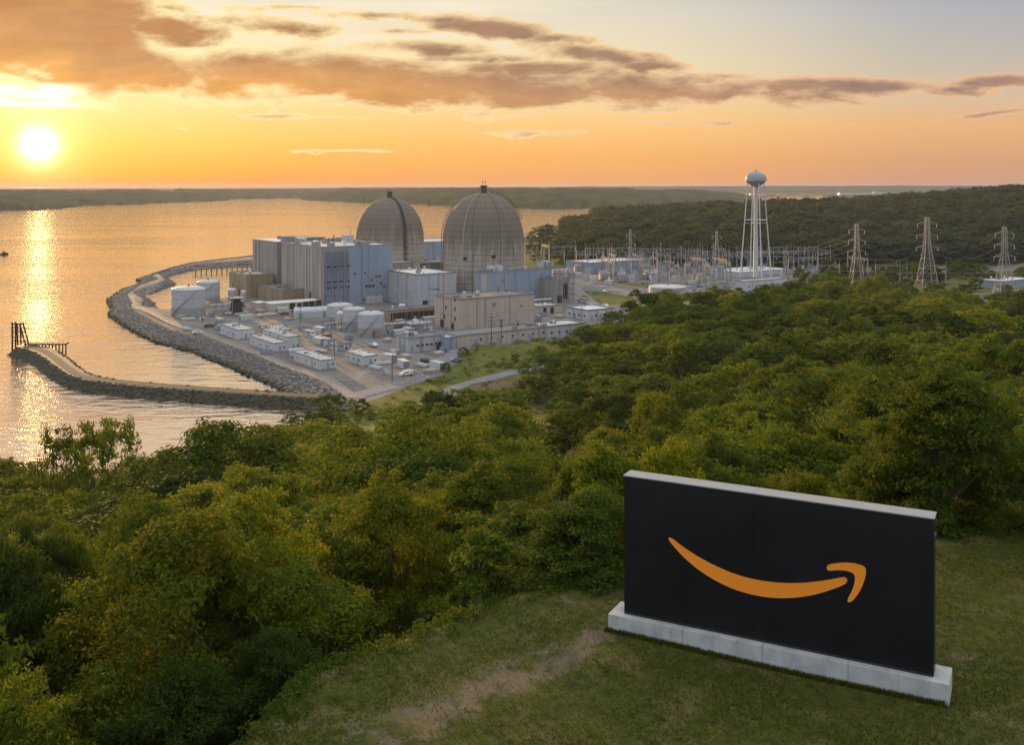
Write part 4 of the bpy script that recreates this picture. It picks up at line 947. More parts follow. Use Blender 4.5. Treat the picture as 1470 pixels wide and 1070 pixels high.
for i in range(6):
    wire(t1[i], t2[i]+Vector((0, 0, 0)), 7, 'sagging power line from the left pylon to the tallest')
    wire(t2[i], t3[i], 8, 'sagging power line from tallest to far right pylon')
    wire(t3[i], t3[i]+Vector((150, -40, 3)), 8, 'power line leaving the frame from the far right pylon')
for i in range(4):
    wire(t5[i], t1[i], 10, 'sagging power line passing behind the water tower')
    wire(t4[i], t5[i], 6, 'power line strung between the two small distant pylons')

# ------------------------------------------------------------------ switchyard
def proto_gantry(w, h, hh):
    e = empty('substation_gantry', (0, 0, 0), 0)
    for x in (-w/2, w/2):
        m = MB(); m.tube((x, -.7, 0), (x, -.1, h), .17, n=4).tube((x, .7, 0), (x, .1, h), .17, n=4)
        for k in range(6): z = h*k/6; m.tube((x, -.7+.1*k, z), (x, .6-.1*k, z+h/6), .09, n=3)
        m.tube((x, 0, h), (x, 0, h+hh), .09, n=4); m.build('post', M_steel, e)
    m = MB().tube((-w/2, -.35, h), (w/2, -.35, h), .13, n=4).tube((-w/2, .35, h), (w/2, .35, h), .13, n=4).tube((-w/2, 0, h-.9), (w/2, 0, h-.9), .13, n=4)
    for k in range(12): x = -w/2+w*k/12; m.tube((x, -.35, h), (x+w/12, 0, h-.9), .07, n=3)
    m.build('beam', M_steel, e)
    for k in range(3): x = -w/3+w/3*k; MB().tube((x, 0, h-.9), (x, 0, h-2.4), .16, n=5).build('insulator', M_white, e)
    return e
def proto_breaker():
    e = empty('switchgear_unit', (0, 0, 0), 0)
    MB().box(-1.6, 1.6, -.5, .5, 0, 1.0).build('cabinet', M_pale, e)
    for k in range(3):
        m = MB(); x = -1.2+1.2*k; m.tube((x, 0, 1), (x, 0, 2.0), .12, n=5); m.tube((x, 0, 2.0), (x, 0, 4.2), .3, .18, 6); m.tube((x, 0, 4.2), (x+.3, .8, 4.6), .08, n=4); m.build('bushing', M_white, e)
    return e
def proto_trafo():
    e = empty('transformer', (0, 0, 0), 0)
    MB().box(-3, 3, -1.8, 1.8, .4, 4.2).build('tank_body', M_steel, e)
    m = MB()
    for k in range(7): m.box(-2.8+k*.9, -2.4+k*.9, -2.6, -1.8, .8, 3.6)
    m.build('radiator', M_pale, e)
    for k in range(3): MB().tube((-2+2*k, 0, 4.2), (-2.2+2*k, 0, 6.6), .3, .15, 6).build('bushing', M_white, e)
    MB().tube((-2.5, 1, 5.0), (2.5, 1, 5.0), .5, n=8).build('conservator', M_pale, e)
    return e
def proto_pole(h):
    e = empty('switchyard_pole', (0, 0, 0), 0)
    MB().tube((0, 0, 0), (0, 0, h), .26, .14, 6).build('mast', M_steel, e); MB().tube((0, 0, h), (0, 0, h+1.2), .05, n=4).build('spike', M_white, e)
    return e
GZN = [('left', 'left beside the larger dome'), ('middle', 'in the middle of the switchyard'), ('right', 'towards the water tower'), ('far', 'right of the water tower')]
def zone(u): return 0 if u < 830 else 1 if u < 960 else 2 if u < 1075 else 3
def spread(proto, spots, what, cat, grp, rzj=.05, first=[]):
    for i, (u, v) in enumerate(spots):
        o = proto if i == 0 else copy_tree(proto)
        x, y = at(u, v); o.location = (x, y, 0); o.rotation_euler = (0, 0, TH-.35+random.uniform(-rzj, rzj)+(PI/2 if random.random() < .25 else 0))
        tag(o, what+' '+GZN[zone(u)][1], cat, grp+' '+GZN[zone(u)][0]+' part')
g_sp = []
for v, us in ((384, range(768, 812, 14)), (389, range(845, 1050, 17)), (395, range(850, 1046, 18)), (402, range(880, 1045, 20)), (409, range(1000, 1050, 18)), (393, range(1063, 1185, 16)), (386, range(1060, 1200, 20)), (408, range(1150, 1300, 40))):
    for u in us: g_sp.append((u+random.uniform(-3, 3), v+random.uniform(-1, 1)))
spread(proto_gantry(15, 12, 3), g_sp[::2], 'steel switchyard gantry', 'gantry', 'switchyard gantries')
spread(proto_gantry(20, 16, 4), g_sp[1::2], 'tall steel switchyard gantry', 'gantry', 'tall switchyard gantries')
spread(proto_breaker(), [(random.uniform(840, 1052), random.choice([386, 390, 394, 398, 402, 406])+random.uniform(-1.5, 1.5)) for i in range(95)]+[(random.uniform(1065, 1180), random.uniform(386, 401)) for i in range(18)]+[(random.uniform(1425, 1500), random.uniform(425, 434)) for i in range(10)], 'three phase breaker', 'switchgear', 'switchgear units')
spread(proto_trafo(), [(random.uniform(845, 1050), random.uniform(388, 408)) for i in range(16)]+[(795, 402), (806, 406), (815, 398), (830, 392)]+[(1432, 432), (1462, 431)], 'grey finned transformer', 'transformer', 'transformers')
spread(proto_pole(16), [(random.uniform(835, 1050), random.uniform(382, 404)) for i in range(36)]+[(random.uniform(1060, 1200), random.uniform(384, 398)) for i in range(12)]+[(1292, 415), (1302, 412), (1240, 412), (1358, 417), (760, 396), (770, 392)], 'slim steel mast', 'mast', 'switchyard masts')
# busbars: long horizontal runs
for i, (u0, v0, u1, v1, h) in enumerate(((893, 384, 985, 390, 15), (985, 390, 1035, 389, 15), (1035, 389, 1200, 394, 14), (1060, 389, 1300, 400, 12), (765, 384, 845, 384, 10), (1195, 410, 1470, 414, 9), (845, 392, 1050, 396, 9), (870, 402, 1050, 404, 8))):
    a = Vector((*at(u0, v0), h)); b = Vector((*at(u1, v1), h)); o = MB().path([Vector((0, 0, 0)), (b-a)*.5-Vector((0, 0, .8)), b-a], .13, 4).build('busbar', M_steel); o.location = a
    tag(o, ('long pale busbar run left in the switchyard', 'pale busbar run ending at the small right pylon', 'thin busbar run behind the water tower', 'thin cable run right of the water tower', 'thin cable run beside the larger dome', 'long cable run below the right three pylons', 'low busbar run across the rear switchyard', 'low busbar run across the front switchyard')[i], 'busbar')

# ------------------------------------------------------------------ poles, masts, racks
def util_pole(u, vb, h, lab, arms=1, mat=M_wood, y=None):
    x, y = at(u, vb, 0); z = gh(x, y); e = empty('utility_pole', (x, y, z), random.uniform(-.3, .3), lab, 'pole')
    MB().tube((0, 0, -.3), (0, 0, h), .2, .13, 7).build('mast', mat, e)
    for k in range(arms):
        MB().box(-1.5, 1.5, -.1, .1, h-.7-k*1.3, h-.5-k*1.3).build('cross_arm', mat, e)
        for s in (-1.3, 0, 1.3): MB().tube((s, 0, h-.5-k*1.3), (s, 0, h-.1-k*1.3), .08, n=5).build('insulator', M_white, e)
    return e
p_a = util_pole(705.5, 512, 11.5, 'tall timber pole left of the pair on the grass before the low wing', 2)
p_b = util_pole(719.5, 507, 9.5, 'shorter timber pole right of the pair on the grass before the low wing', 1)
for k in range(2): MB().box(-.5, .5, .15, .9, 7.5-k*1.5, 8.8-k*1.5).build('transformer_can', M_steel, p_b)
util_pole(926, 444, 26, 'very tall thin pole in front of the switchyard by the round flat tank', 1, M_steel)
util_pole(563, 548, 8.5, 'timber pole at the road bend before the short white trailer', 1)
util_pole(431, 466, 8, 'thin pole beside the long rounded store', 1); util_pole(564, 484, 11, 'thin pole right of the frontmost white tank', 0, M_steel)
util_pole(480, 512, 6, 'short pole beside the small flat roofed cabin', 0); util_pole(1357, 418, 12, 'grey pole right of the tallest pylon', 1, M_steel); util_pole(1291, 414, 9, 'grey pole left of the tallest pylon', 1, M_steel)
util_pole(1170, 420, 11, 'pole among shrubs right of the water tower', 1); util_pole(877, 404, 9, 'pole at the left switchyard fence', 1)
# lattice mast and pipe racks right of the blue block
x, y = at(822, 436); e = empty('lattice_mast', (x, y, 0), .3, 'slim lattice mast right of the pipe racks', 'mast'); m = MB()
for sx, sy in ((-.6, -.6), (.6, -.6), (0, .7)): m.tube((sx, sy, 0), (sx*.7, sy*.7, 19), .12, n=4)
m.build('leg_frame', M_steel, e); m = MB()
for k in range(12): m.tube((-.55, -.55, k*1.55), (.55, -.55, k*1.55+1.55), .07, n=3).tube((.5, -.55, k*1.55), (0, .6, k*1.55+1.55), .07, n=3)
m.build('bracing', M_steel, e)
def rack(u, vb, w, d, h, n, lab, name='pipe_rack', mat=M_steel):
    x, y = at(u, vb); e = empty(name, (x, y, 0), TH, lab, 'rack')
    m = MB()
    for i in range(n+1):
        for yy_ in (0, d): m.tube((w*i/n, yy_, 0), (w*i/n, yy_, h), .16, n=4)
    m.build('post_frame', mat, e); m = MB(); z = 2.6
    while z <= h:
        m.tube((0, 0, z), (w, 0, z), .13, n=4).tube((0, d, z), (w, d, z), .13, n=4)
        for i in range(n+1): m.tube((w*i/n, 0, z), (w*i/n, d, z), .1, n=4)
        z += 2.9
    m.build('beam_frame', mat, e); m = MB()
    for k in range(4): m.tube((-.5, d*(k+.5)/4, h-1.0), (w+.5, d*(k+.5)/4, h-1.0), .22, n=6)
    m.build('pipe', M_tank, e); return e
rack(797, 432, 12, 5, 17, 4, 'tall open steel rack against the right edge of the blue grey block')
rack(806, 424, 9, 5, 13, 3, 'lower open steel rack right of the blue grey block')
rack(560, 478, 14, 3, 4.5, 4, 'low grey pipe rack right of the frontmost white tank'); rack(592, 480, 10, 5, 5, 3, 'low pipe rack with vessels before the tan gallery')
rack(470, 474, 16, 2.5, 3.5, 5, 'low pipe rack left of the three tall white tanks'); rack(300, 448, 14, 3, 4, 4, 'low rack beside the basin tanks'); rack(765, 450, 12, 4, 7, 4, 'brown rack under the blue grey block', mat=M_rust)
rack(640, 462, 8, 5, 5, 3, 'small rack left of the precast block')
# tall fence along the lower road and guard rail along the shore crest
def fence(name, pts, h, lab, mat, step=2.5, r=.05, cat='fence', rails=(1.0, .55)):
    p = smooth_path(pts, 4); o = Vector((p[0][0], p[0][1], gh(*p[0]))); e = empty(name, o, 0, lab, cat); m = MB(); tot = 0; last = None; line = []
    acc = 0
    for a, b in zip(p, p[1:]):
        L_ = math.dist(a, b); n = max(1, int(L_/step))
        for i in range(n):
            x = a[0]+(b[0]-a[0])*i/n; y = a[1]+(b[1]-a[1])*i/n; line.append(Vector((x, y, gh(x, y)))-o)
    for q in line: m.tube(q, q+Vector((0, 0, h)), r*1.3, n=4)
    m.build('post_row', mat, e); m = MB()
    for f_ in rails: m.path([q+Vector((0, 0, h*f_)) for q in line], r, 3)
    m.build('rail', mat, e); return e
fence('guard_rail', P([(474, 552), (408, 529), (359, 508.5), (287, 481), (248, 468), (212, 450), (186, 440)], 0), .9, 'low pale guard rail along the crest of the riprap shore', M_beige, 3, .09, 'guard rail')
fence('chain_fence', P([(582, 556), (610, 545), (640, 534), (660, 520)], 0), 2.6, 'tall thin wire fence along the grass by the road bend', M_steel, 3, .05)
fence('yard_fence', P([(1136, 411), (1200, 405), (1300, 408), (1420, 412)], 0), 2.6, 'thin wire fence below the right pylons', M_steel, 6, .07)
fence('switchyard_fence', P([(850, 408), (900, 413), (985, 410), (1050, 409)], 0), 2.6, 'thin wire fence along the front of the switchyard', M_steel, 4, .06)

# ------------------------------------------------------------------ vehicles, crates, small yard things
def proto_car(mat):
    e = empty('parked_car', (0, 0, 0)); m = MB()
    pr = [(-2.2, .35), (-2.2, .85), (-1.9, .95), (-1.5, 1.0), (-1.0, 1.42), (.5, 1.45), (1.1, 1.0), (2.0, .88), (2.2, .7), (2.2, .35)]
    k = len(pr); v = [(x, y*(1 if z < 1.1 else .82), z) for y in (-.9, .9) for x, z in pr]
    m.add(v, [(i, (i+1) % k, k+(i+1) % k, k+i) for i in range(k)]+[tuple(range(k))[::-1], tuple(range(k, 2*k))]); m.build('body', mat, e)
    m = MB()
    for s in (-1, 1):
        m.add([(-1.35, s*.90, 1.02), (.95, s*.90, 1.02), (.45, s*.78, 1.38), (-.95, s*.78, 1.38)], [(0, 1, 2, 3)])
    m.build('side_window', M_glass, e)
    for x in (-1.35, 1.35):
        for y in (-.85, .85):
            MB().tube((x, y-.1, .33), (x, y+.1, .33), .33, n=12).build('wheel', M_tyre, e)
    return e
car_spots = [(583, 540, 0, 'white car parked by the wire fence bend'), (536, 498, 0, 'white car below the frontmost white tank'), (455, 509, 1, 'grey car between the trailers'), (610, 520, 2, 'dark car parked at the low workshop'),
    (768, 462, 1, 'grey car right of the precast block'), (790, 468, 0, 'white car on the yard behind the low annex'), (812, 470, 2, 'dark car left of the white office'), (880, 470, 0, 'white car right of the white office'),
    (820, 516, 0, 'white car showing between the tree crowns on the road'), (831, 513.5, 0, 'second white car farther along the tree hidden road'), (797, 523, 1, 'silver car at the road end by the trees'), (840, 428, 3, 'red car on the field road'), (868, 441, 0, 'white van like car at the field'), (905, 447, 1, 'grey car under the tall thin pole'),
    (330, 452, 0, 'white car near the tan basin block'), (300, 470, 2, 'dark car near the shore path'), (284, 480, 0, 'white car on the shore path'), (408, 452, 3, 'red car near the open shed bays'), (655, 520, 1, 'grey car on the bend below the linking shed'), (870, 420, 0, 'white car on the switchyard road'), (1000, 418, 1, 'grey car by the round flat tank road')]
cprot = {}
for u, v, k, lab in car_spots:
    if k not in cprot: cprot[k] = o = proto_car(CARP[k])
    else: o = copy_tree(cprot[k])
    x, y = at(u, v, 0); o.location = (x, y, gh(x, y)+.13); o.rotation_euler = (0, 0, random.choice([TH, TH+PI/2])+random.uniform(-.2, .2))
    tag(o, lab, 'car')
def proto_container(m_):
    e = empty('steel_container', (0, 0, 0)); MB().box(0, 6, 0, 2.4, .1, 2.6).build('shell', m_, e); m = MB()
    for i in range(14): m.box(.2+i*.42, .38+i*.42, -.06, .02, .2, 2.5)
    m.build('corrugation', m_, e); MB().box(-.05, .02, .15, 2.25, .2, 2.5).build('door', M_steel, e); return e
def proto_pile():
    e = empty('timber_stack', (0, 0, 0)); m = MB()
    for k in range(4):
        for i in range(5): m.box(i*.55, i*.55+.45, -2, 2+random.uniform(-.4, .4), .1+k*.3, .34+k*.3)
    m.build('plank_layers', M_beige, e); MB().box(0, 2.7, -1.5, -1.2, 0, .1).build('bearer', M_wood, e); return e
def proto_drum():
    e = empty('cable_reel', (0, 0, 0))
    for y in (-.6, .6): MB().tube((0, y-.06, 1), (0, y+.06, 1), 1.0, n=16).build('flange', M_white, e)
    MB().tube((0, -.6, 1), (0, .6, 1), .5, n=10).build('core', M_dark, e); return e
def proto_pipe():
    e = empty('pipe_bundle', (0, 0, 0))
    for i in range(4): MB().tube((-3, i*.55, .3), (3, i*.55, .3), .25, n=8).build('pipe', M_tank, e)
    for i in range(3): MB().tube((-3, .27+i*.55, .75), (3, .27+i*.55, .75), .25, n=8).build('pipe', M_tank, e)
    return e
def proto_skip():
    e = empty('waste_skip', (0, 0, 0)); m = MB()
    m.add([(-1.6, -.9, .1), (1.6, -.9, .1), (1.6, .9, .1), (-1.6, .9, .1), (-2.2, -1, 1.6), (2.2, -1, 1.6), (2.2, 1, 1.6), (-2.2, 1, 1.6)], [(3, 2, 1, 0), (0, 1, 5, 4), (1, 2, 6, 5), (2, 3, 7, 6), (3, 0, 4, 7)]); m.build('bin', M_blue, e)
    MB().box(-2.0, 2.0, -.9, .9, 1.1, 1.3).build('rubble', M_brown, e); return e
AREAS = [('by the three tall white tanks', 465, 560, 466, 492), ('between the site trailers', 360, 500, 462, 520), ('near the basin tanks', 245, 350, 448, 478), ('before the low workshop', 540, 640, 505, 545),
         ('below the pale panelled block', 560, 625, 462, 486), ('behind the low annex', 770, 880, 440, 470), ('on the field edge left of the switchyard', 820, 930, 396, 440), ('along the open shed bays', 340, 440, 448, 462), ('beside the round flat tank', 985, 1060, 406, 424)]
protos = [('container', proto_container(M_whitewall)), ('container', proto_container(simple('rust_red_steel', (.25, .12, .08), .7, .3, 1, streak=.3))), ('timber stack', proto_pile()), ('cable reel', proto_drum()), ('pipe bundle', proto_pipe()), ('waste skip', proto_skip())]
word = ['white steel container', 'rust red steel container', 'pale timber stack', 'cable reel', 'bundle of pale pipes', 'blue grey waste skip']
used = set(); placed = []
BLK = [o for o in COL.objects if o.name.split('.')[0] in ('turbine_building',)]
for ai, (an, u0, u1, v0, v1) in enumerate(AREAS):
    for j in range(24 if ai < 4 else 12):
        u = random.uniform(u0, u1); v = random.uniform(v0, v1); x, y = at(u, v, 0)
        if coast(np.array([x]), np.array([y]))[0] < 11: continue
        if any(math.dist((x, y), q) < 5.5 for q in placed): continue
        placed.append((x, y)); k = random.choices(range(6), (3, 1, 3, 2, 3, 2))[0]
        if k in used: o = copy_tree(protos[k][1])
        else: o = protos[k][1]; used.add(k)
        o.location = (x, y, gh(x, y)+.06); o.rotation_euler = (0, 0, random.choice([TH, TH+PI/2])+random.uniform(-.25, .25))
        tag(o, word[k]+' '+an, protos[k][0], word[k]+'s '+an)
for k, (_, o) in enumerate(protos):
    if k not in used:
        for c_ in KIDS[o.name]: bpy.data.objects.remove(c_)
        bpy.data.objects.remove(o)

# boats
def boat(u, v, L_, lab):
    x, y = at(u, v, WZ); e = empty('motor_boat', (x, y, WZ), 0, lab, 'boat'); m = MB()
    st_ = [(-.5, .16, 0), (-.2, .18, 0), (.2, .16, .02), (.42, .08, .05), (.52, .0, .08)]
    v_ = []
    for t_, w_, s_ in st_: v_ += [(t_*L_, -w_*L_, .18*L_+s_*L_), (t_*L_, 0, -.05*L_), (t_*L_, w_*L_, .18*L_+s_*L_)]
    m.add(v_, [(3*i+j, 3*i+3+j, 3*i+4+j, 3*i+1+j) for i in range(4) for j in (0, 1)]+[(0, 1, 2)]+[(3*i, 3*i+2, 3*i+5, 3*i+3) for i in range(4)]); m.build('hull', M_dark, e)
    MB().box(-.2*L_, .12*L_, -.11*L_, .11*L_, .18*L_, .38*L_).build('cabin', M_brown, e); MB().tube((0, 0, .38*L_), (0, 0, .7*L_), .01*L_, n=4).build('mast', M_dark, e)
boat(6, 365.5, 7.5, 'small dark boat at the left edge of the open bay'); boat(617, 294.5, 14, 'tiny dark boat on the far water between the domes')
x, y = at(452, 273.6, 0); e = empty('radio_mast', ((452-CU)/F*7500, 7500, 20), 0, 'thin mast on the horizon above the turbine hall', 'mast')
MB().tube((0, 0, 0), (0, 0, 58), 1.6, .8, 5).build('mast', M_steel, e); MB().box(-3, 3, -3, 3, 10, 12).build('platform', M_steel, e)
for i, (u, w, lab) in enumerate(((1240, 34, 'long pale stand-in for sunlit water on the far right shore'), (1270, 14, 'small bright stand-in for sunlit water on the far right shore'), (1088, 10, 'white house at the left tip of the bright far channel'), (922, 12, 'pale waterfront cluster on the far middle shore'))):  # first two are pale boxes added for a strip of sunlit water
    v = (279.5, 278.5, 281, 291)[i]; Y = F*(CAMZ-WZ)/(v-HORV); x = (u-CU)/F*Y; k = Y/F
    e = empty('far_shore_block', (x, Y, WZ), 0, lab, 'building'); MB().box(-w*k, w*k, 0, 60, 0, 2.4*k).build('wall', M_white, e); MB().box(-w*k-2, w*k+2, -2, 62, 2.4*k, 3.0*k).build('roof', M_beige, e)

# ------------------------------------------------------------------ the sign on the hill
LZ = 48.0; BH = .56
def onpl(u, v, z): return Vector((*at(u, v, z), z))
pR = onpl(1350.3, 981.6, LZ+BH); pL = onpl(873, 882, LZ+BH)
ex = (pR-pL); SL = ex.length; ex.normalize(); ey = Vector((-ex.y, ex.x, 0))     # ex to the right end, ey away from the lens
sg = empty('hilltop_sign', (pL.x, pL.y, LZ), math.atan2(ex.y, ex.x), 'black slab sign with an orange curved arrow standing on a pale concrete plinth', 'sign')
D = 1.02
m = MB(); n = 4
for i in range(n): m.box(SL*i/n+(0 if i == 0 else .006), SL*(i+1)/n+(.2 if i == n-1 else 0), 0, D, -.6, BH)
M_pl, nt, b, o = newmat('plinth_concrete'); v, x, y, z = coords(nt, 'Object')
pc = mixc(nt, noise(nt, v, 2.2, 7, .65).ss(.35, .68), (.50, .49, .46, 1), (.38, .37, .35, 1))
pc = mixc(nt, noise(nt, smap(nt, v, 6, 6, .5), 1.0, 5, .7).ss(.52, .70)*.45, pc, (.25, .23, .20, 1))
pc = mixc(nt, (z*-7.0+1.0+(noise(nt, v, 5.0, 5, .7)-.5)*2.6).ss(.1, 1.0)*.75, pc, (.16, .13, .085, 1))
setin(nt, b, 'Base Color', pc); b.inputs['Roughness'].default_value = .9; bump(nt, b, noise(nt, v, 25.0, 5, .7), .35, .01)
plinth = m.build('plinth', M_pl, sg)
bv = plinth.modifiers.new('bevel', 'BEVEL'); bv.width = .012; bv.segments = 2
Rm = Matrix.Rotation(-math.atan2(ex.y, ex.x), 3, 'Z'); org = Vector((pL.x, pL.y, LZ))
def sgl(u, v, yoff):
    """point of the sign's front plane (yoff behind the plinth front) seen at u, v -> local x, z"""
    d = Vector(((u-CU)/F, 1, -(v-HORV)/F)); o_ = Vector((0, 0, CAMZ)); nrm = ey; p0 = org+ey*yoff
    t = (p0-o_).dot(nrm)/d.dot(nrm); q = Rm @ (o_+d*t-org); return q.x, q.z
PO = .26; PT = .54
xl, zb = sgl(897, 877, PO); xr, zb2 = sgl(1338, 969, PO); _, ztl = sgl(895, 686.5, PO); _, ztr = sgl(1342, 742.9, PO)
xl2, _ = sgl(895, 686, PO); xr2, _ = sgl(1342.4, 743, PO)
xl = (xl+xl2)/2; xr = (xr+xr2)/2; ZT = (ztl+ztr)/2; print('SIGN', SL, xl, xr, zb, zb2, ztl, ztr)
mm_, nt, b, o = newmat('black_sign_panel'); v, x, y, z = coords(nt, 'Object')
setin(nt, b, 'Base Color', mixc(nt, noise(nt, v, .6, 5, .6).ss(.3, .7), (.0080, .0085, .0090, 1), (.0125, .013, .0135, 1))); setin(nt, b, 'Roughness', noise(nt, v, 2.0, 6, .65)*.2+.30)
b.inputs['Specular IOR Level'].default_value = .22; M_panel = mm_
XM = xl+(xr-xl)*.452
m = MB(); m.box(xl, XM-.002, PO, PO+PT, BH-.02, ZT); m.box(XM+.001, xr, PO+.001, PO+PT, BH-.02, ZT); pn = m.build('panel', M_panel, sg)
bv = pn.modifiers.new('bevel', 'BEVEL'); bv.width = .008; bv.segments = 2
m = MB(); m.box(xl-.02, XM-.003, PO-.03, PO+PT+.03, ZT+.001, ZT+.03); m.box(XM+.003, xr+.03, PO-.03, PO+PT+.03, ZT+.001, ZT+.03); m.build('cap', simple('brushed_cap_metal', (.36, .36, .36), .45, .15, 2, metal=.4), sg)
MB().box(xl+.02, xr-.02, PO-.035, PO, BH+.002, BH+.05).build('foot_flashing', M_dark, sg)
MB().box(xr+.0, xr+.03, PO+.34, PO+.40, ZT-.55, ZT-.45).build('latch', M_steel, sg)
mo, nt, b, o = newmat('orange_sign_face'); v, x, y, z = coords(nt, 'Object')
setin(nt, b, 'Base Color', (1.0, .30, .02, 1)); b.inputs['Roughness'].default_value = .45
c1 = lambda a, b_: (840+a/2.3333, 640+b_/2.3333)
def chaikin(p, n=2):
    for _ in range(n):
        q = []
        for i in range(len(p)):
            a = p[i]; b_ = p[(i+1) % len(p)]; q += [(a[0]*.75+b_[0]*.25, a[1]*.75+b_[1]*.25), (a[0]*.25+b_[0]*.75, a[1]*.25+b_[1]*.75)]
        p = q
    return p
SM = [(277, 313), (281, 310), (290, 313), (315, 333), (350, 358), (400, 388), (450, 413), (510, 437), (580, 455), (650, 463), (720, 464), (780, 458), (830, 450), (862, 442), (876, 446), (878, 458), (868, 467), (830, 482), (780, 498), (730, 508), (670, 513), (610, 510), (550, 499), (490, 480), (430, 450), (380, 418), (335, 380), (300, 343)]
AR = [(808, 412), (811, 402), (835, 397), (870, 394), (905, 397), (936, 407), (941, 420), (938, 445), (925, 480), (905, 512), (888, 527), (878, 524), (880, 513), (895, 485), (904, 455), (903, 435), (895, 426), (870, 419), (840, 418), (815, 421)]
def emblem(name, outline):
    yo = PO-.05; pts = [sgl(*c1(*q), yo) for q in chaikin(outline, 2)]
    me = bpy.data.meshes.new(name); n = len(pts)
    m = MB(); m.add([(x, yo, z) for x, z in pts]+[(x, PO+.002, z) for x, z in pts], [tuple(range(n))]+[(i, i+n, (i+1) % n+n, (i+1) % n) for i in range(n)])
    o = m.build(name, mo, sg); return o
emblem('smile_stroke', SM); emblem('arrow_head', AR)

# ------------------------------------------------------------------ trees
def leaf_cloud(r, n_cl, n_leaf, leaf, H=1.0, base=.12, wide=.5, gap=.2, top=.5):
    """leaf faces gathered in clumps through an uneven crown of unit height"""
    # lobes on main limbs, each lobe covered by small leafy tufts
    lobes = []
    for i in range(n_cl):
        a = i*2.39996+r.normal(0, .35); u_ = (i+.5)/n_cl; z = base+.10+(.86-base)*(1-u_**1.25)
        k = (z-base)/(1-base); prof = math.sin(PI*min(1, k*.72+.2))**.7
        rad = wide*prof*(.74+.26*r.random())*.74 if u_ > .12 else wide*.22*r.random()
        lobes.append((rad*math.cos(a), rad*math.sin(a), z+r.normal(0, .035), (.13+.085*r.random())*(1.15-.35*k)*(wide/.5)**.5))
    cl = []
    for lx_, ly_, lz_, lr_ in lobes:
        for j in range(15):
            d_ = r.normal(0, 1, 3); d_ /= np.linalg.norm(d_); d_[2] = abs(d_[2]) if r.random() < .75 else d_[2]
            q = lr_*(.62+.5*r.random()); cl.append((lx_+d_[0]*q, ly_+d_[1]*q, lz_+d_[2]*q*.9, lr_*(.26+.2*r.random())))
        cl.append((lx_, ly_, lz_, lr_*.7))
    cl = np.array(cl)
    w = cl[:, 3]**1.6; idx = r.choice(len(cl), n_leaf, p=w/w.sum())
    d = r.normal(0, 1, (n_leaf, 3)); d /= np.linalg.norm(d, axis=1)[:, None]; d[:, 2] = np.where(d[:, 2] < -.3, -d[:, 2]*.7, d[:, 2])
    d /= np.linalg.norm(d, axis=1)[:, None]
    rr = cl[idx, 3]*(r.random(n_leaf)**.33)*(1+r.normal(0, .15, n_leaf))
    # sub-clumps make the surface of each clump rough
    ph = idx*1.7; bumpy = 1+.22*np.sin(d[:, 0]*7+ph)*np.sin(d[:, 1]*7+ph*2)+.15*np.sin(d[:, 2]*9+ph)
    c = cl[idx, :3]+d*(rr*bumpy)[:, None]*np.array([1.15, 1.15, .85])
    nn = d*1.0+r.normal(0, .45, (n_leaf, 3)); nn[:, 2] += .35; nn /= np.linalg.norm(nn, axis=1)[:, None]
    t = np.cross(nn, r.normal(0, 1, (n_leaf, 3))); t /= np.linalg.norm(t, axis=1)[:, None]; b_ = np.cross(nn, t)
    s = leaf*r.uniform(.6, 1.3, n_leaf)[:, None]
    v = np.stack([c-t*s, c+b_*s*.42-nn*s*.12, c+t*s, c-b_*s*.42-nn*s*.12], 1).reshape(-1, 3)
    f = np.arange(n_leaf*4).reshape(-1, 4); return v, f
def trunk_mesh(name, r, mat, lean=.05, base=.2, rad=.03, limbs=7, reach_=.24):
    m = MB(); p = [(0, 0, -.08)]; x = y = 0
    for k in range(1, 6): x += r.normal(0, lean*.25); y += r.normal(0, lean*.25); p.append((x, y, k*.15))
    for k in range(5): m.tube(p[k], p[k+1], rad*(1-.16*k), rad*(1-.16*(k+1)), 7)
    for i in range(limbs):
        k = 1+int(r.integers(0, 4)); a = r.uniform(0, 2*PI); q = Vector(p[k]); L_ = reach_*r.uniform(.6, 1.1)
        e1 = q+Vector((math.cos(a)*L_*.5, math.sin(a)*L_*.5, L_*.45)); e2 = e1+Vector((math.cos(a+.3)*L_*.4, math.sin(a+.3)*L_*.4, L_*.5))
        m.tube(q, e1, rad*.45, rad*.3, 5); m.tube(e1, e2, rad*.3, rad*.1, 4)
        m.tube(e1, e1+Vector((math.cos(a-.9)*L_*.3, math.sin(a-.9)*L_*.3, L_*.35)), rad*.22, rad*.08, 4)
    o = m.build(name, mat); return o
TR = {}
def make_proto(key, seed, n_cl, n_leaf, leaf, mat=M_leaf, bark=M_bark, **kw):
    r = np.random.default_rng(seed); v, f = leaf_cloud(r, n_cl, n_leaf, leaf, **kw)
    cm = np_mesh('crown', v, f, mat); t = trunk_mesh('trunk', r, bark); tm = t.data; bpy.data.objects.remove(t)
    TR[key] = (cm, tm)
for i in range(5): make_proto(('near', i), 100+i, (20, 26, 17, 23, 30)[i], 46000, .0120, mat=LM[i], wide=(.50, .58, .42, .52, .62)[i], base=(.04, .03, .05, .06, .03)[i])
for i in range(5): make_proto(('mid', i), 200+i, (17, 22, 15, 20, 26)[i], 16000, .0175, mat=LM[i], wide=(.55, .62, .48, .6, .68)[i], base=(.08, .06, .1, .08, .06)[i])
for i in range(4): make_proto(('far', i), 300+i, (14, 18, 12, 16)[i], 7000, .025, mat=LM[i], wide=(.6, .66, .52, .62)[i], base=.08)
for i in range(3): make_proto(('wood', i), 400+i, (9, 12, 14)[i], 2800, .036, mat=M_leaf_far, wide=(.62, .68, .6)[i], base=.05)
make_proto('sparse', 501, 13, 5200, .020, wide=.48, base=.25, bark=M_bark)
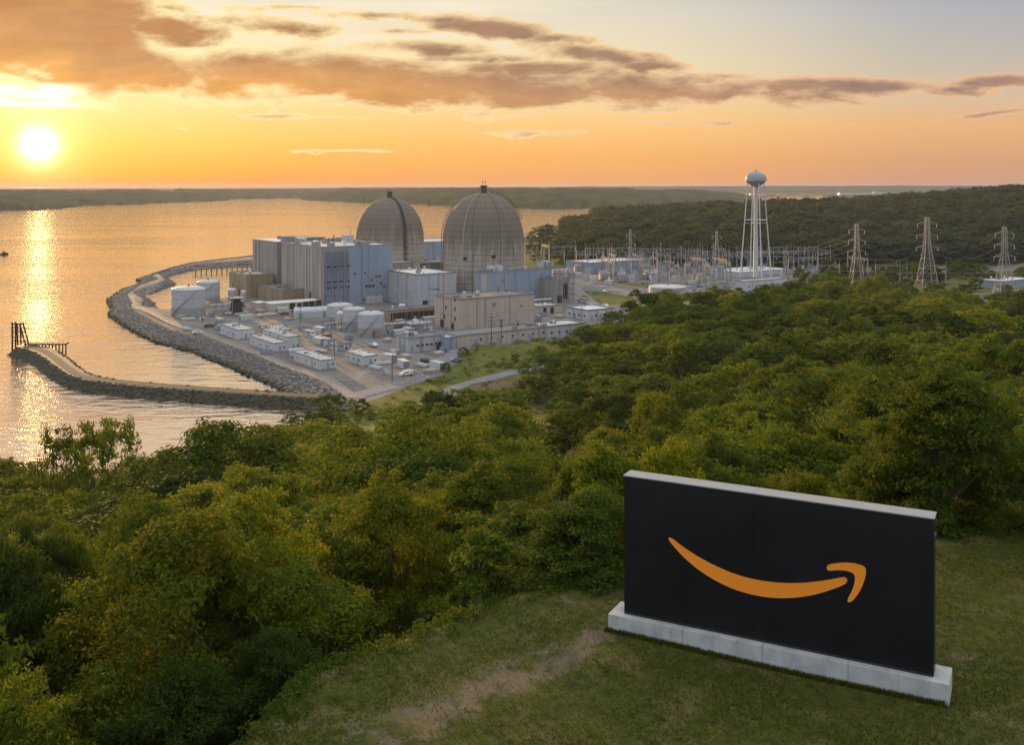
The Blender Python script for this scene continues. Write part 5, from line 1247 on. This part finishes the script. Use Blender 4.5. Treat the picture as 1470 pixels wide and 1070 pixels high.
make_proto('sapling', 502, 10, 7000, .030, wide=.36, base=.16, bark=M_bark_pale)
make_proto('bare', 503, 9, 1600, .020, wide=.5, base=.5, bark=M_bark_pale)
def tree(key, x, y, h, w, rz, label, group, z=None, name='broadleaf_tree', tk=1.0):
    cm, tm = TR[key]; z = gh(x, y) if z is None else z
    e = empty(name, (x, y, z-.05*h), rz, label, 'tree', group)
    for nm, me in (('trunk', tm), ('crown', cm)):
        o = bpy.data.objects.new(nm, me); COL.objects.link(o); o.scale = (h*w, h*w, h) if nm == 'crown' else (h*tk, h*tk, h*1.0); link_child(o, e)
    return e
# scatter crowns over the wooded slope
def crown_d(Y): return float(np.interp(Y, [20, 30, 45, 70, 110, 170, 260, 420], [3.7, 4.6, 6.2, 9.2, 12.5, 14.5, 16.5, 17.5]))
def crown_h(Y): return float(np.interp(Y, [20, 30, 45, 70, 110, 170, 260, 420], [6.2, 7.1, 8.3, 9.8, 10.6, 11.0, 12.5, 13.5]))
cand = []
r = np.random.default_rng(11)
yb = 18.0; pts = []
while yb < 520:
    dd = crown_d(yb); t0, t1 = -.66, .66
    nx_ = int((t1-t0)*yb/(dd*.98))+2
    for i in range(nx_):
        x = t0*yb+(i+r.uniform(-.32, .32)+.5*(len(pts) % 2))*dd*.98; y = yb+r.uniform(-.3, .3)*dd
        pts.append((x, y))
    yb += dd*.88
pts = np.array(pts)
ins = sdist(pts[:, 0], pts[:, 1], WOODP); ld_ = sdist(pts[:, 0], pts[:, 1], LAWN); cst = coast(pts[:, 0], pts[:, 1]); zz_ = gheight(pts[:, 0], pts[:, 1])
ok = (ins > .4) & (ld_ < -.75) & (cst > 3) & (pts[:, 1] > 14)
print('candidates', ok.sum())
trees = []
for (x, y), z, l_ in zip(pts[ok], zz_[ok], ld_[ok]):
    D_ = crown_d(y)*r.uniform(.72, 1.3); u = CU+x/y*F; h = crown_h(y)*r.choice([.78, .95, 1.1, 1.28], p=[.25, .35, .3, .1])*r.uniform(.92, 1.08)
    if l_ > -3: h *= .72 if u < 1150 else 1.0
    if y > 140 and u < 640: h *= .62
    if y < 75: h = min(h, 8.4 if y < 55 else 9.8)
    v = HORV+(CAMZ-z-h*.5)/y*F
    if u < -160 or u > 1640 or v > 1330: continue
    trees.append((D_/y, x, y, z, h, D_/h, u, v))
trees.sort(key=lambda t: -t[0])
vis = [t for t in trees if -40 < t[6] < 1510 and t[7]-t[4]*.6/t[2]*F < 1075]
print('trees', len(trees), 'visible', len(vis))
keep = set(id(t) for t in vis[:286])
def zone_label(u, v, y):
    if y < 48: a = 'leafy tree in the lower left thicket' if u < 330 else 'leafy tree along the lawn edge' if u < 900 else 'leafy green tree close behind the black sign' if u < 1300 else 'tall tree behind the sign\'s right end'
    elif y < 95: a = 'bushy tree on the left slope above the bay' if u < 400 else 'bushy tree on the middle slope below the plant' if u < 850 else 'yellow green tree on the slope beyond the sign' if u < 1200 else 'bushy dark tree on the right slope beyond the sign'
    else: a = 'small tree on the shore side of the wood' if u < 560 else 'rounded tree in the wood by the curved road' if u < 900 else 'rounded tree in the right part of the wood' if u < 1250 else 'rounded tree below the right pylons'
    return a
rest = []
for i, t in enumerate(trees):
    _, x, y, z, h, w, u, v = t
    key = ('near', i % 5) if y < 62 else ('mid', i % 5) if y < 150 else ('far', i % 4)
    if id(t) in keep:
        lab = zone_label(u, v, y); tree(key, x, y, h, w*r.uniform(.95, 1.25), r.uniform(0, 2*PI), lab, lab.replace('tree', 'trees'), z)
    else: rest.append((x, y, z, h, w))
# particular trees
SPEC = [('sparse', 165, 612, 118, 11.5, .85, 'tall dark open crowned tree standing against the bay at left, the right hand one'), ('sparse', 85, 622, 120, 10.5, .8, 'dark open crowned tree against the bay at far left'),
        ('sparse', 125, 618, 112, 10.0, .8, 'dark open crowned tree between two others against the glittering bay'),
        ('sparse', 318, 632, 165, 9.5, 1.1, 'lone dark round tree against the water at the shore edge of the wood'), ('far_', 870, 464, 345, 13, 1.25, 'dark spreading tree rising before the white office'),
        ('bare', 1258, 545, 92, 9, .9, 'half bare pale limbed tree in the right wood'), ('sapling', 692, 757, 33.0, 3.0, 1.0, 'small slender tree with a visible pale trunk on the lawn edge'), ('sapling', 800, 740, 35.5, 3.0, 1.2, 'pointed young tree left of the sign')]
for key, u, vt, Y, h, w, lab in SPEC:
    x = (u-CU)/F*Y; ztop = CAMZ-(vt-HORV)/F*Y; k = ('far', 1) if key == 'far_' else key
    g_ = gh(x, Y); hh = max(h*.6, ztop-g_)
    tree(k, x, Y, hh, w*h/hh, r.uniform(0, 6), lab, None, g_)
for i, (u, v, hh) in enumerate(((1190, 408, 9), (1205, 412, 8), (1265, 418, 10), (1300, 424, 9), (1285, 430, 8), (1240, 420, 8), (1215, 398, 9), (1262, 402, 10), (1325, 400, 8), (1370, 398, 9), (1400, 420, 8), (1378, 440, 9), (1148, 402, 8), (1160, 412, 9), (1110, 430, 8), (1060, 436, 8), (1020, 436, 6), (970, 442, 6), (760, 585, 7), (795, 560, 8), (855, 508, 9), (775, 520, 5), (740, 522, 3), (345, 445, 4), (640, 534, 3), (665, 515, 3), (520, 597, 4), (487, 585, 3.5), (470, 600, 6), (505, 590, 3), (940, 440, 4), (905, 470, 9), (880, 480, 9))+tuple((random.Random(i).uniform(1150, 1500), random.Random(i+99).choice([394, 397, 401, 404, 408, 411, 433, 437]), random.Random(i+7).uniform(7, 12)) for i in range(46))):
    x, y = at(u, v, 0); tree(('far', i % 4), x, y, hh, 1.15, i*1.3, None, None, name='shrub')['label'] = ''
names = 'shrub'
sh = [o for o in COL.objects if o.name.startswith('shrub')]
for o in sh:
    u = CU+o.location.x/o.location.y*F
    l_ = 'round shrub on rough ground near the right pylons' if u > 1140 else 'round bush at the wood edge near the water tower' if u > 930 else 'dark green bush beside the curved road and its mounds' if u > 600 else 'low green bush at the root of the breakwater'
    tag(o, l_, 'shrub', l_.replace('shrub', 'shrubs').replace('bush', 'bushes'))

for i, (u, v, hh) in enumerate(((763, 352, 10), (772, 349, 12), (780, 354, 12), (788, 358, 13), (770, 363, 11), (783, 368, 13), (776, 357, 11), (792, 350, 12), (762, 367, 9), (790, 377, 12), (775, 378, 9), (785, 346, 13))):
    x, y = at(u, v, 0); tree(('wood', i % 3), x, y, hh, 1.25, i*1.1, 'dark tree on the bank beyond the larger dome', 'dark trees on the bank beyond the larger dome')
# the rest of the near wood, the far wooded hill: one object each, crowns instanced on points
def wood_stuff(name, P_, keys, mat, label, extra=None):
    P_ = np.array(P_); me = bpy.data.meshes.new(name); me.vertices.add(len(P_)); me.vertices.foreach_set('co', P_[:, :3].astype(np.float32).ravel())
    for nm, col in (('ht', P_[:, 3]), ('wd', P_[:, 4]), ('rot', rng.uniform(0, 6.28, len(P_)))):
        a = me.attributes.new(nm, 'FLOAT', 'POINT'); a.data.foreach_set('value', col.astype(np.float32))
    me.materials.append(mat); o = bpy.data.objects.new(name, me); COL.objects.link(o); tag(o, label, 'trees', kind='stuff')
    g = bpy.data.node_groups.new(name, 'GeometryNodeTree'); g.interface.new_socket('Geometry', in_out='INPUT', socket_type='NodeSocketGeometry'); g.interface.new_socket('Geometry', in_out='OUTPUT', socket_type='NodeSocketGeometry')
    N = g.nodes.new; L_ = g.links.new; gi = N('NodeGroupInput'); go = N('NodeGroupOutput'); jn = N('GeometryNodeJoinGeometry')
    def attr(nm):
        a = N('GeometryNodeInputNamedAttribute'); a.data_type = 'FLOAT'; a.inputs['Name'].default_value = nm; return a.outputs['Attribute']
    cx = N('ShaderNodeCombineXYZ'); mw = N('ShaderNodeMath'); mw.operation = 'MULTIPLY'; L_(attr('ht'), mw.inputs[0]); L_(attr('wd'), mw.inputs[1])
    L_(mw.outputs[0], cx.inputs[0]); L_(mw.outputs[0], cx.inputs[1]); L_(attr('ht'), cx.inputs[2])
    cr = N('ShaderNodeCombineXYZ'); L_(attr('rot'), cr.inputs[2])
    for i, src in enumerate(keys):
        oi = N('GeometryNodeObjectInfo'); oi.transform_space = 'ORIGINAL'; oi.inputs['Object'].default_value = src; oi.inputs['As Instance'].default_value = True
        ip = N('GeometryNodeInstanceOnPoints'); L_(gi.outputs[0], ip.inputs['Points']); L_(oi.outputs['Geometry'], ip.inputs['Instance']); L_(cx.outputs[0], ip.inputs['Scale'])
        L_(cr.outputs[0], ip.inputs['Rotation'])
        ix = N('GeometryNodeInputIndex'); md = N('ShaderNodeMath'); md.operation = 'MODULO'; md.inputs[1].default_value = len(keys); L_(ix.outputs[0], md.inputs[0])
        cp = N('ShaderNodeMath'); cp.operation = 'COMPARE'; cp.inputs[1].default_value = i; cp.inputs[2].default_value = .3; L_(md.outputs[0], cp.inputs[0]); L_(cp.outputs[0], ip.inputs['Selection'])
        L_(ip.outputs[0], jn.inputs[0])
    L_(jn.outputs[0], go.inputs[0]); mod = o.modifiers.new('crowns', 'NODES'); mod.node_group = g; return o
def crown_obj(key):
    for o in COL.objects:
        if o.type == 'MESH' and o.data == TR[key][0]: return o
wood_stuff('mixed_wood', rest, [crown_obj(('far', i)) for i in (0, 1, 2)], M_leaf, 'green mass of small crowns in the far parts of the near wood')
# far hill: put one crown per far kind on real trees at its foot so the kinds exist as things
for i, (u, v) in enumerate(((800, 372), (835, 372), (868, 374))):
    x, y = at(u, v, 0); tree(('wood', i), x, y, 15, 1.1, i, ('leftmost', 'middle', 'rightmost')[i]+' tree of three at the foot of the dark wooded hill behind the switchyard', None)
hp = []
y = 735.0
while y < 1600:
    dd = 17+(y-735)*.004; x = .056*y
    while x < .62*y:
        px, py_ = x+r.uniform(-.35, .35)*dd, y+r.uniform(-.35, .35)*dd; hp.append((px, py_)); x += dd*.8
    y += dd*.75
hp = np.array(hp); hz = gheight(hp[:, 0], hp[:, 1]); cc = coast(hp[:, 0], hp[:, 1]); uu = CU+hp[:, 0]/hp[:, 1]*F
ok = (cc > 6) & ~((uu < 1060) & (hp[:, 1] < 760)) & ~((uu > 1060) & (hp[:, 1] < 748))
pp = [(a[0], a[1], z, r.uniform(12, 20)*(.62 if a[0]/a[1] < .085 else 1.0), r.uniform(1.15, 1.6)) for a, z in zip(hp[ok], hz[ok])]
print('hill trees', len(pp))
wood_stuff('wooded_hill', pp, [crown_obj(('wood', i)) for i in range(3)], M_leaf_far, 'dark rounded crowns covering the hill behind the switchyard and pylons')

# ------------------------------------------------------------------ lawn grass and undergrowth
n = 150000
gx = rng.uniform(-8, 22, n*2); gy = 17+22*rng.random(n*2)**1.1
ld2 = sdist(gx, gy, LAWN); k_ = (ld2 > -.8)
gx, gy = gx[k_][:n], gy[k_][:n]
dA = np.exp(-(pdist(gx, gy, np.array([a_, b_]), False)/1.0)**2)*.8
patch = np.sin(gx*1.3+2)*np.cos(gy*1.7)+np.sin(gx*3.1)*np.sin(gy*2.7+1)
k_ = rng.random(len(gx)) > dA+np.clip(patch*.3, 0, .5)
gx, gy = gx[k_], gy[k_]; gzv = gheight(gx, gy); n = len(gx)
a = rng.uniform(0, 2*PI, n); hgt_ = rng.uniform(.035, .085, n)*(1+.5*(np.sin(gx*.9)*np.cos(gy*1.1))); wd = rng.uniform(.010, .022, n)
lx, ly = rng.normal(0, .035, n), rng.normal(0, .035, n)
v = np.stack([np.stack([gx-np.cos(a)*wd, gy-np.sin(a)*wd, gzv-.005], 1), np.stack([gx+np.cos(a)*wd, gy+np.sin(a)*wd, gzv-.005], 1), np.stack([gx+lx, gy+ly, gzv+hgt_], 1)], 1).reshape(-1, 3)
fn = 9000; ft = rng.uniform(-.1, SL+.1, fn); fo = -np.abs(rng.normal(0, .05, fn))-.005
k2 = rng.random(fn) < .25; fx2 = np.where(k2, SL+.01+np.abs(rng.normal(0, .05, fn)), ft); fo2 = np.where(k2, rng.uniform(0, D, fn), fo)
gx3 = pL.x+ex.x*fx2+ey.x*fo2; gy3 = pL.y+ex.y*fx2+ey.y*fo2; gz3 = gheight(gx3, gy3); a3 = rng.uniform(0, 2*PI, fn); h3 = rng.uniform(.06, .17, fn)
v3 = np.stack([np.stack([gx3-np.cos(a3)*.012, gy3-np.sin(a3)*.012, gz3], 1), np.stack([gx3+np.cos(a3)*.012, gy3+np.sin(a3)*.012, gz3], 1), np.stack([gx3+rng.normal(0, .04, fn), gy3+rng.normal(0, .04, fn), gz3+h3], 1)], 1).reshape(-1, 3)
v = np.vstack([v, v3]); n = len(v)//3
M_gr = leaf_mat('lawn_grass_blades', (.085, .098, .013), (.10, .11, .010))
tag(np_obj('lawn_grass', v, np.arange(n*3).reshape(-1, 3), M_gr), 'short patchy green grass on the hilltop lawn', 'grass', kind='stuff')
# brush at the lawn edge and on the mounds
def brush(name, xs, ys, s, lab, mat, n_each=60):
    n = len(xs); zs_ = gheight(xs, ys); N_ = n*n_each; idx = np.repeat(np.arange(n), n_each)
    d = rng.normal(0, 1, (N_, 3)); d /= np.linalg.norm(d, axis=1)[:, None]; d[:, 2] = abs(d[:, 2])
    S_ = s[idx][:, None]; c = np.stack([xs[idx], ys[idx], zs_[idx]], 1)+d*S_*rng.random((N_, 1))**.4
    nn = d+rng.normal(0, .6, (N_, 3)); nn /= np.linalg.norm(nn, axis=1)[:, None]; t = np.cross(nn, rng.normal(0, 1, (N_, 3))); t /= np.linalg.norm(t, axis=1)[:, None]; b_ = np.cross(nn, t)
    q = S_*.16; v = np.stack([c-t*q, c+b_*q*.5, c+t*q, c-b_*q*.5], 1).reshape(-1, 3)
    tag(np_obj(name, v, np.arange(N_*4).reshape(-1, 4), mat), lab, 'brush', kind='stuff')
ed = along(LAWN[:10], .05); xs = np.array([p[0]+d[1]*-0+rng.normal(0, .6) for p, d in ed]); ys = np.array([p[1]+rng.normal(0, .45)+.35 for p, d in ed])
brush('edge_brush', xs, ys, rng.uniform(.15, .45, len(xs)), 'low dark brush where the wood meets the lawn', M_leaf_dark, 50)
mx_, my_ = [], []
for i in range(2600):
    u, v_ = random.uniform(450, 900), random.uniform(480, 612); x, y = at(u, v_, 0)
    mx_.append(x); my_.append(y)
mx_ = np.array(mx_); my_ = np.array(my_); g0 = sdist(mx_, my_, GRASS[0]); rdist = pdist(mx_, my_, np.array(P(ROAD, 0)), False)
k_ = (g0 > 1.5) & (rdist > 5) & (coast(mx_, my_) > 6)
den = np.sin(mx_*.09+1)*np.cos(my_*.13)+rng.normal(0, .5, len(mx_)) > .25; k_ &= den
brush('meadow_brush', mx_[k_], my_[k_], rng.uniform(.5, 1.5, k_.sum()), 'rough green brush over the grass mounds by the curved road', M_leaf, 60)

# ------------------------------------------------------------------ evening haze
hz = MB().box(-9000, 9500, -300, 11500, -40, 118).build('haze', None) if False else None
mh_ = bpy.data.materials.new('haze_air'); mh_.use_nodes = True; nt = mh_.node_tree; nt.nodes.clear()
o = nt.nodes.new('ShaderNodeOutputMaterial'); pv = nt.nodes.new('ShaderNodeVolumePrincipled')
pv.inputs['Density'].default_value = 5.5e-5; pv.inputs['Color'].default_value = (.50, .56, .68, 1); pv.inputs['Anisotropy'].default_value = .3
nt.links.new(pv.outputs[0], o.inputs['Volume'])
hz = MB().box(-10500, 10500, -300, 14500, -40, 74).build('haze', mh_); tag(hz, kind='stuff')

# ------------------------------------------------------------------ labels of look-alikes: place each by its row and order
ORD = ['', 'first', 'second', 'third', 'fourth', 'fifth', 'sixth', 'seventh', 'eighth', 'ninth', 'tenth', 'eleventh', 'twelfth', 'thirteenth', 'fourteenth', 'fifteenth', 'sixteenth']
by = {}
for o in COL.objects:
    if o.parent is None and o.get('group') and o.get('label'): by.setdefault(o['label'], []).append(o)
for lab, os_ in by.items():
    if len(os_) < 2: continue
    pu = lambda o: o.location.x/o.location.y; pv_ = lambda o: -o.location.y
    rows = max(1, math.ceil(len(os_)/13)); os_.sort(key=lambda o: o.location.y); per = math.ceil(len(os_)/rows)
    for r_i in range(rows):
        row = sorted(os_[r_i*per:(r_i+1)*per], key=pu)
        for j, o in enumerate(row):
            t = lab+(', '+('front row' if r_i == 0 else ORD[r_i+1]+' row back') if rows > 1 and r_i < 15 else '')+', '+('leftmost' if j == 0 else 'rightmost' if j == len(row)-1 else ORD[j+1]+' from left')
            if len(t.split()) <= 16: o['label'] = t
